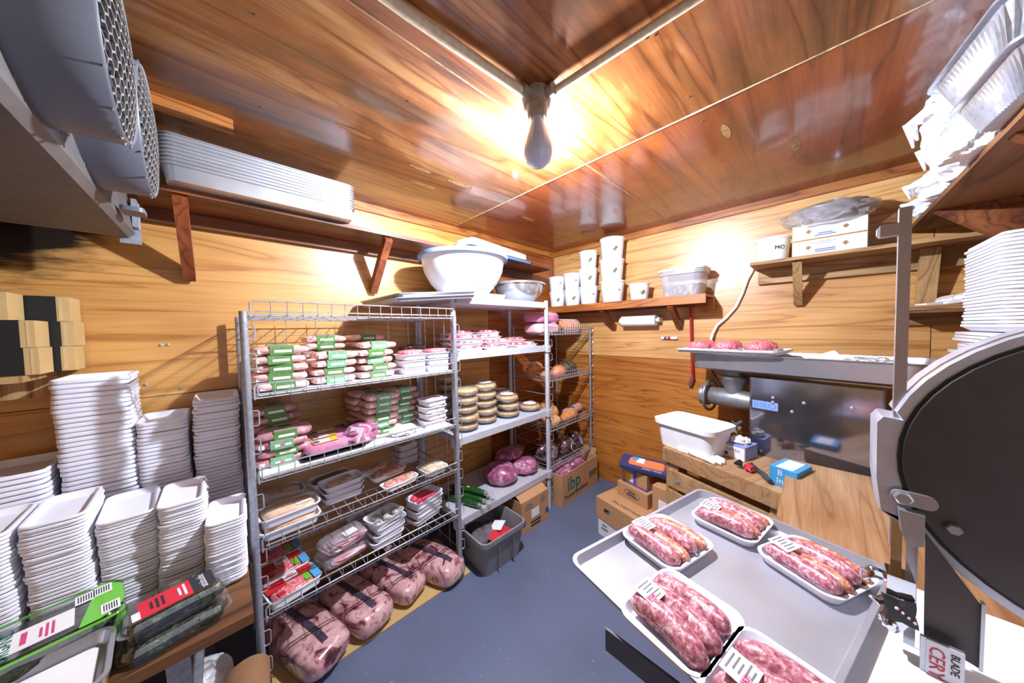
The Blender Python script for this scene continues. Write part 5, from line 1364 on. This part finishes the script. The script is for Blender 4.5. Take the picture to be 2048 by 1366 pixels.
# ================================================================ BUTCHER BENCH WITH GRINDER
BR = -0.34
t = thing('butcher_bench', 'thick wooden butcher bench along the right wall under the grinder', 'bench', (-0.80, -1.66, 0), BR)
MB().box((0.27, -0.02, 0.70), (0.54, 0.64, 0.08)).build('top', 'block_wood', t)
MB().box((0.03, -0.02, 0.565), (0.05, 0.58, 0.10)).build('apron', 'block_wood', t)
MB().box((0.03, -0.02, 0.44), (0.05, 0.58, 0.10)).build('apron', 'block_wood', t)
for (x, y) in ((0.06, 0.25), (0.06, -0.28), (0.48, 0.25), (0.48, -0.28)):
    MB().box((x, y, 0.33), (0.08, 0.08, 0.66)).build('leg', 'block_wood', t)
for y in (0.2, -0.2): MB().lathe([(0.010, 0), (0.010, -0.004), (0.004, -0.006)], 10, (0.005, y, 0.565), 'x', cap1=True).build('bolt', 'galvanised', t)
# grinder
GR_ = -0.22
t = thing('meat_grinder', 'stainless meat grinder with long top hopper tray', 'grinder', (-0.44, -1.76, 0.742), GR_)
MB().loft([rr(0.30, 0.50, 0.012, 0, 4, 0.15, -0.25), rr(0.30, 0.50, 0.012, 0.435, 4, 0.15, -0.25)], smooth=False).build('body', 'steel_mirror', t)
MB().box((-0.0008, -0.32, 0.22), (0.0016, 0.09, 0.43)).build('seam_strip', 'steel_mirror', t)
for (y, z) in ((-0.11, 0.335), (-0.11, 0.31), (-0.235, 0.33), (-0.19, 0.275), (-0.06, 0.02), (-0.40, 0.34)):
    MB().lathe([(0.008, 0), (0.008, -0.003), (0.003, -0.005)], 10, (-0.001, y, z), 'x', cap1=True).build('screw', 'galvanised', t)
b = MB().box((-0.0012, -0.075, 0.285), (0.0016, 0.115, 0.045)).build('maker_label', 'tissue_blue', t)
text(t, 'BIRO', 0.045, 'pack_blue', (-0.0026, -0.075, 0.284), (0, -1, 0), (0.0, 0.2, 1))
# hopper tray
m = MB()
def hl(z, e, th=0): return rr(0.36 + e, 0.93 + e, 0.05, z, 5, 0.14, -0.145)
m.loft([hl(0.455, -0.10), hl(0.470, -0.03), hl(0.555, 0.0), hl(0.562, 0.02), hl(0.566, 0.02), hl(0.564, -0.006), hl(0.474, -0.04), hl(0.460, -0.11)], True, True)
m.build('hopper_tray', 'steel_brushed', t)
# grinding head: horn, throat, ring
m = MB().lathe([(0.058, 0.46), (0.060, 0.42), (0.085, 0.415), (0.087, 0.402), (0.074, 0.385), (0.052, 0.34), (0.046, 0.29)], 28, (0.14, 0.13, 0), cap1=True)
m.build('throat', 'cast_metal', t)
MB().lathe([(0.050, 0.30), (0.058, 0.29), (0.060, 0.10), (0.056, 0.06), (0.050, -0.01)], 28, (0.14, 0, 0.265), 'y', True, True).build('barrel', 'cast_metal', t)
MB().lathe([(0.070, 0.315), (0.072, 0.28), (0.066, 0.27), (0.050, 0.27)], 28, (0.14, 0, 0.265), 'y', True, False).build('ring_nut', 'cast_metal', t)
MB().tube([(0.14 + 0.100*math.cos(a*PI/12), 0.268, 0.265 + 0.100*math.sin(a*PI/12)) for a in range(24)], 0.009, 8, closed=True).build('hand_ring', 'cast_metal', t)
m = MB()
for a in range(4): m.tube([(-0.03, 0.055, 0.14), (-0.03 + 0.022*math.cos(a*PI/2 + .4), 0.055 + 0.012*math.sin(a*PI/2+.4), 0.14 + 0.03*math.sin(a*PI/2 + .4))], [0.008, 0.006], 8)
m.tube([(-0.03, 0.055, 0.14), (0.05, 0.055, 0.15)], 0.010, 8); m.build('clamp_knob', 'cast_metal', t)
MB().beam((0.20, 0.30, 0.45), (0.17, 0.20, 0.30), 0.014, 0.006).build('brace', 'black_steel', t)
# sheet tray with ground meat on the hopper
t = thing('paper_tray', 'shallow white-lined tray resting across the hopper end', 'tray', (-0.36, -1.66, 1.312), -0.15, parts=[('pan', sheet_pan_mb(0.34, 0.52, 0.018, 0.025).mesh('small_pan', 'aluminium_pan')), ('paper', MB().loft([rr(0.31, 0.49, 0.02, 0.003, 4), rr(0.335, 0.51, 0.02, 0.0215, 4), rr(0.33, 0.505, 0.02, 0.0225, 4), rr(0.305, 0.485, 0.02, 0.005, 4)], True, True).mesh('paper', 'paper_white'))])
G = 'ground meat mounds on the hopper tray'
for k, (x, y, lb) in enumerate(((-0.075, 0.15, 'front left'), (-0.08, 0.0, 'front middle'), (-0.075, -0.155, 'front right'), (0.08, 0.17, 'back left'), (0.085, 0.03, 'back middle'), (0.085, -0.14, 'back right'))):
    p = Matrix.Rotation(-0.15, 3, 'Z') @ Vector((x, y, 0))
    o = thing('ground_meat_tray', 'small white tray of ground meat, %s on the hopper' % lb, 'meat tray', (-0.36 + p.x, -1.66 + p.y, 1.318), -0.15 + 0.1*(k % 3), G)
    tray_mb(0.13, 0.14, 0.02, 0.02, 0.86).build('tray', 'foam_white', o)
    q = blob_mb(0.060, 0.062, 0.036, k, 0.16, 3); q.build('meat', 'ground_meat', o, loc=(0, 0, 0.006))
q = blob_mb(0.12, 0.12, 0.05, 8, 0.3, 3.5, 4, True, True); o = q.build('clear_bag', 'bag_film', None, loc=(-0.40, -2.22, 1.225)); tag(o, 'crumpled clear plastic bag in the hopper tray', 'bag')
o = MB().loft([rr(0.18, 0.16, 0.01, 0, 3), rr(0.16, 0.15, 0.01, 0.003, 3)]).build('butcher_paper', 'paper_white', None, loc=(-0.36, -2.05, 1.275)); o.rotation_euler = (-0.45, -0.3, 0.3); tag(o, 'folded white paper standing in the hopper tray', 'paper')
o = blob_mb(0.09, 0.07, 0.022, 3, 0.2, 3).build('ground_meat', 'ground_meat', None, loc=(-0.33, -2.06, 1.222)); tag(o, 'patch of ground meat inside the hopper tray', 'meat')
# things on the bench
o = thing('plastic_tub', 'white rectangular tub catching under the grinder head', 'tub', (-0.595, -1.515, 0.741), -0.28)
m = MB().loft([rr(0.21, 0.30, 0.04, 0, 6), rr(0.245, 0.335, 0.05, 0.135, 6), rr(0.275, 0.365, 0.055, 0.138, 6), rr(0.278, 0.368, 0.055, 0.165, 6), rr(0.262, 0.352, 0.05, 0.168, 6), rr(0.238, 0.328, 0.05, 0.150, 6), rr(0.20, 0.29, 0.04, 0.006, 6)], True, True); m.build('body', 'plastic_white', o)
q = glove('white knit glove lying on the butcher bench front', (-0.70, -1.58, 0.741), (0, 0, -1.95), 1.05)
o = thing('glove_box', 'lavender latex glove box with a glove poking out', 'box', (-0.545, -1.735, 0.741), -0.3)
MB().loft([rr(0.13, 0.115, 0.003, 0, 2), rr(0.13, 0.115, 0.003, 0.075, 2)], smooth=False).build('carton', 'tissue_blue', o)
MB().box((-0.0658, 0, 0.034), (0.001, 0.11, 0.066)).build('front_panel', 'label_white', o)
text(o, 'LATEX', 0.022, 'ink_blue', (-0.0665, 0.0, 0.045), (0, -1, 0), (0, 0, 1))
MB().lathe([(0.010, 0), (0.010, -0.001), (0.001, -0.001)], 14, (-0.0665, 0.035, 0.02), 'x').build('seal_mark', 'ink_blue', o)
blob_mb(0.045, 0.04, 0.022, 3, 0.4, 4, 3, True, True).build('glove_tip', 'cloth_white', o, loc=(0, 0, 0.073))
for i in range(4):
    o = MB().box((0, 0, 0.012), (0.12, 0.09, 0.022)).build('small_packet', ('cardboard_tan', 'label_red', 'label_yellow', 'kraft_paper')[i], None, loc=(-0.40 + 0.008*i, -1.655 - 0.006*i, 0.742 + 0.0265*i), rz=-0.3 + 0.15*i)
    tag(o, ('tan', 'red', 'yellow', 'brown')[i] + ' packet in the small pile behind the white tub', 'packet')
o = thing('peeler', 'red handled tool lying by the grinder base', 'tool', (-0.725, -1.80, 0.742), 0.3)
blob_mb(0.038, 0.022, 0.018, 2, 0.3, 2).build('handle', 'red_steel', o); MB().tube([(0.0, 0.03, 0.02), (0.01, 0.05, 0.02), (0.02, 0.03, 0.03)], 0.012, 8).build('grip', 'black_plastic', o)
o = thing('knife', 'butcher knife with dark handle on the bench edge', 'knife', (-0.79, -1.87, 0.744), 0.45)
MB().tube([(-0.05, 0, 0.012), (0, 0.002, 0.014), (0.05, 0, 0.012)], [0.010, 0.012, 0.010], 10).build('handle', 'knife_handle', o)
MB().add([(0.045, -0.004, 0.012), (0.16, 0.0, 0.012), (0.12, 0.03, 0.012), (0.045, 0.014, 0.012), (0.045, -0.004, 0.014), (0.16, 0.0, 0.0135), (0.12, 0.03, 0.0135), (0.045, 0.014, 0.014)], [(3, 2, 1, 0), (4, 5, 6, 7), (0, 1, 5, 4), (1, 2, 6, 5), (2, 3, 7, 6), (3, 0, 4, 7)]).build('blade', 'chrome', o)
o = thing('blue_box', 'bright blue glove box behind the cutting board', 'box', (-0.76, -1.955, 0.741), -0.3)
MB().loft([rr(0.15, 0.10, 0.003, 0, 2), rr(0.15, 0.10, 0.003, 0.085, 2)], smooth=False).build('carton', 'pack_blue', o)
MB().box((0, 0, 0.0855), (0.13, 0.06, 0.001)).build('top_label', 'label_white', o)
text(o, 'B\nIn', 0.036, 'sticker_white', (-0.0758, 0.01, 0.045), (0, -1, 0), (0, 0, 1))

# ================================================================ CUTTING TABLES
t = thing('cutting_table', 'worn wooden cutting table beside the grinder', 'table')
MB().box((-1.01, -2.19, 0.772), (0.82, 0.50, 0.058)).build('top', 'block_wood', t)
for x, y in ((-1.37, -1.99), (-1.37, -2.40), (-0.66, -2.40)): MB().box((x, y, 0.3715), (0.06, 0.06, 0.743)).build('leg', 'block_wood', t)
t = thing('side_table', 'dark wood board table at the right behind the saw guard', 'table')
MB().box((-1.0, -2.605, 0.80), (0.80, 0.28, 0.05)).build('top', 'lumber_orange', t)
for x in (-1.33, -0.68): MB().box((x, -2.6, 0.3875), (0.06, 0.25, 0.775)).build('leg', 'lumber_orange', t)

# ================================================================ BAND SAW
t = thing('band_saw', 'large grey meat band saw at the right edge of the frame', 'saw')
MB().box((-1.705, -2.16, 0.824), (0.53, 0.84, 0.022)).build('table', 'saw_board', t)
MB().box((-2.022, -2.13, 0.778), (0.006, 0.84, 0.05)).build('table_flange', 'black_steel', t)
MB().box((-1.66, -2.38, 0.40), (0.36, 0.34, 0.80)).build('pedestal', 'steel_brushed', t)
c0 = (-2.40, 1.215); R0 = 0.272
def arcpts(r, a0, a1, n): return [(c0[0] + r*math.cos(a0 + (a1-a0)*i/n), c0[1] + r*math.sin(a0 + (a1-a0)*i/n)) for i in range(n+1)]
# wheel housing: round casting with a squared shoulder that carries the guide post
prof = arcpts(R0, 0.32, PI*2 - 0.42, 40)
prof = prof + [(-2.175, 1.085), (-2.150, 1.075), (-2.125, 1.095), (-2.118, 1.16), (-2.117, 1.275), (-2.125, 1.288), (-2.150, 1.285)]
m = MB(); loops = []
for x, k in ((-1.58, 0.985), (-1.59, 1.0), (-1.655, 1.0), (-1.668, 0.99)):
    loops.append([(x, c0[0] + (y - c0[0])*k, c0[1] + (z - c0[1])*k) for y, z in prof])
m.loft(loops, True, True); m.build('wheel_housing', 'saw_cast', t)
d = MB().loft([[(-1.664, y, z) for y, z in arcpts(R0 - 0.022, 0, 2*PI - 0.13, 47)], [(-1.676, y, z) for y, z in arcpts(R0 - 0.024, 0, 2*PI - 0.13, 47)]], True, True).build('wheel_door', 'saw_door', t)
MB().loft([[(-1.6625, y, z) for y, z in arcpts(R0 - 0.017, 0, 2*PI - 0.13, 47)], [(-1.670, y, z) for y, z in arcpts(R0 - 0.017, 0, 2*PI - 0.13, 47)]], True, True).build('door_gap', 'ink_black', t)
MB().lathe([(0.009, -1.676), (0.010, -1.682), (0.008, -1.685)], 6, (0, -2.210, 1.100), 'x', cap1=True).build('bolt', 'steel_brushed', d)
MB().box((-1.645, -2.149, 1.36), (0.016, 0.0155, 0.68)).build('guide_post', 'steel_brushed', t)
MB().loft([[(x, -2.114 + 0.0, 1.660 + s*h) for x, s in ((-1.653, -1), (-1.637, -1), (-1.637, 1), (-1.653, 1))] for h in (0.006,)] + [[(x, y, 1.660 + s*0.0115) for x, s in ((-1.655, -1), (-1.635, -1), (-1.635, 1), (-1.655, 1))] for y in (-2.118, -2.143)], True, True, smooth=False).build('stop_pin', 'steel_brushed', t)
# clamp bracket and guide
m = MB().loft([rr(0.055, 0.026, 0.011, 0, 4), rr(0.055, 0.026, 0.011, 0.008, 4)]); b = m.build('clamp_plate', 'steel_brushed', t)
b.matrix_local = Matrix(((0, 0, -1, -1.676), (-1, 0, 0, -2.165), (0, 1, 0, 1.137), (0, 0, 0, 1)))
MB().lathe([(0.0125, -1.683), (0.0125, -1.693), (0.010, -1.695)], 6, (0, -2.152, 1.139), 'x', cap1=True).build('bolt', 'steel_brushed', t)
MB().loft([[(-1.68, y, z) for y, z in ((-2.146, 1.118), (-2.176, 1.118), (-2.176, 1.060), (-2.158, 1.052), (-2.150, 1.075))], [(-1.70, y, z) for y, z in ((-2.146, 1.118), (-2.176, 1.118), (-2.176, 1.060), (-2.158, 1.052), (-2.150, 1.075))]], True, True, smooth=False).build('guide_lug', 'steel_brushed', t)
MB().box((-1.655, -2.149, 1.03), (0.014, 0.014, 0.13)).build('guide_rod', 'chrome', t)
g = MB().box((-1.675, -2.152, 0.962), (0.04, 0.034, 0.04)).build('guide_block', 'chrome', t)
MB().tube([(-1.68, -2.135, 0.968), (-1.685, -2.118, 0.972), (-1.69, -2.108, 0.966), (-1.694, -2.103, 0.955)], [0.010, 0.011, 0.010, 0.004], 8).build('thumb_lever', 'chrome', g)
MB().tube([(-1.69, -2.138, 0.93), (-1.70, -2.122, 0.922), (-1.705, -2.114, 0.93)], [0.008, 0.007, 0.003], 8).build('thumb_lever', 'chrome', g)
st = MB(); pts = []
for k in range(16):
    a = 2*PI*k/16; r = 0.030 if k % 4 == 0 else (0.017 if k % 4 == 2 else 0.021)
    pts.append((math.cos(a + .7)*r, math.sin(a + .7)*r))
st.loft([[(-1.700, -2.150 + y, 0.925 + z) for y, z in pts], [(-1.716, -2.150 + y*.92, 0.925 + z*.92) for y, z in pts]], True, True, smooth=False); kn = st.build('star_knob', 'black_plastic', t)
for k in range(4): blob_mb(0.004, 0.003, 0.003, k, 0.3, 3, 1).build('meat_crumb', 'ham_pale', kn, loc=(-1.717, -2.145 - 0.007*k, 0.932 - 0.005*k))
MB().lathe([(0.010, -1.69), (0.011, -1.705), (0.006, -1.71)], 10, (0, -2.140, 0.885), 'x', cap1=True).build('guide_bolt', 'chrome', t)
MB().box((-1.685, -2.145, 0.888), (0.012, 0.03, 0.026), rot=Matrix.Rotation(0.4, 3, 'X')).build('guide_foot', 'chrome', t)
MB().box((-1.660, -2.168, 0.97), (0.0012, 0.014, 0.27)).build('blade', 'steel_brushed', t)
vs = [(-2.178, 1.085), (-2.236, 0.985), (-2.236, 0.872), (-2.180, 0.890)]
MB().loft([[(-1.690, y, z) for y, z in vs], [(-1.694, y, z) for y, z in vs]], True, True, smooth=False).build('blade_guard', 'saw_door', t)
MB().box((-1.692, -2.238, 0.93), (0.012, 0.004, 0.12)).build('guard_lip', 'steel_brushed', t)
lg = MB().box((-1.712, -2.196, 0.868), (0.006, 0.046, 0.064)).build('lower_guard', 'steel_brushed', t)
s_ = MB().box((-1.7158, -2.198, 0.868), (0.0012, 0.038, 0.062)).build('warning_sticker', 'sticker_white', lg)
text(s_, 'CERY', 0.024, 'sticker_red', (-1.7170, -2.190, 0.862), (0, 0, -1), (0, -1, 0))
text(s_, 'BLADE', 0.013, 'ink_black', (-1.7170, -2.209, 0.872), (0, 0, -1), (0, -1, 0))

# ================================================================ SHEET PAN OF SAUSAGES
PZ = 0.836
pa = Vector((-1.971, -1.571)); pb_ = Vector((-1.328, -1.727)); ux = (pb_ - pa).normalized(); uy = Vector((ux.y, -ux.x))
pc = pa + ux*0.331 + uy*0.232
PR = math.atan2(ux.y, ux.x)
o = thing('sheet_pan', 'big aluminium sheet pan holding five sausage packs on the saw table', 'pan', (pc.x, pc.y, PZ), PR)
sheet_pan_mb(0.662, 0.464, 0.025, 0.028, 0.009).build('pan', 'aluminium_pan', o)
def sausage_mesh(Ln, r, bend, seed, mat):
    m = MB(); n = 20; path = []; rad = []; random.seed(seed)
    for i in range(n + 1):
        s = -1 + 2*i/n
        path.append((s*Ln/2, bend*(1 - s*s), r + 0.004*math.sin(s*2 + seed)))
        k = (1 - abs(s)**5)**0.5 if abs(s) < 1 else 0
        rad.append(r*max(0.12, k)*(1 + 0.05*noise.noise(Vector((s*3, seed, 0)))))
    m.tube(path, rad, 16)
    return m.mesh('sausage', mat)
R_ = math.radians
SPK = [('mixed sausage pack farthest left on the sheet pan', (-1.712, -1.734), -106, 0.165, 0.20, 4, 1),
       ('mixed sausage pack at the far corner beside the cutting table', (-1.468, -1.848), -100, 0.165, 0.19, 4, 2),
       ('mixed sausage pack next to the band saw blade', (-1.548, -2.034), -116, 0.165, 0.185, 4, 3),
       ('plain pink sausage pack on the near left of the sheet pan', (-1.933, -1.836), -101, 0.165, 0.21, 3, 4),
       ('plain pink sausage pack nearest the camera', (-1.982, -2.008), -101, 0.185, 0.21, 3, 5)]
for (lb, c, ang, L_, W_, n, sd) in SPK:
    o = thing('sausage_pack', lb, 'meat pack', (c[0], c[1], PZ + 0.0025), R_(ang), 'sausage packs on the sheet pan')
    tray_mb(L_ + 0.012, W_, 0.024, 0.03, 0.86, 0.007, 0.004, 6).build('tray', 'foam_white', o)
    step = (W_ - 0.045)/n if n == 4 else 0.047
    r = 0.0215 if n == 4 else 0.0255
    y0 = -W_/2 + 0.018 + step/2
    for k in range(n):
        mt = 'sausage_orange' if (n == 4 and k % 2) else 'sausage_pink'
        rk = r*(0.9 if n == 4 and k % 2 else 1.04)
        me = sausage_mesh(L_*(0.93 if n == 4 else 0.93), rk, 0.014 if n == 4 else 0.016, sd*10 + k, mt)
        q = obj('sausage', me, o, (0.004 + 0.004*(k % 2), y0 + step*k - 0.008, 0.006 + (0.004 if n == 4 and k % 2 == 0 else 0)), 0.06*math.sin(k*2 + sd))
    zt = 0.006 + 2*r + 0.006
    pl = MB()
    for a in range(6):
        pass
    M = Matrix.Rotation(0.10, 3, 'Y')
    b = MB().box((-L_*0.27, -W_*0.20, zt - 0.001), (0.046, 0.052, 0.0012), rot=M).build('price_label', 'label_white', o)
    for q in range(5):
        MB().box((-L_*0.27 - 0.016 + 0.008*q, -W_*0.20 + 0.004*(q % 2), zt + 0.0003 - 0.10*(-0.016 + 0.008*q)), (0.0022, 0.036 - 0.006*(q % 3), 0.0004), rot=M).build('print_line', 'ink_grey', b)
    if n == 3:
        MB().box((-L_*0.27 + 0.012, -W_*0.20 - 0.014, zt - 0.0005), (0.012, 0.018, 0.0012), rot=M).build('price_mark', 'ham_pink', b)
        text(b, '15.71' if sd == 5 else '11.62', 0.010, 'ink_red', (-L_*0.27 + 0.012, -W_*0.20 - 0.012, zt + 0.0006), (0, 1, 0), (-1, 0, 0.1))
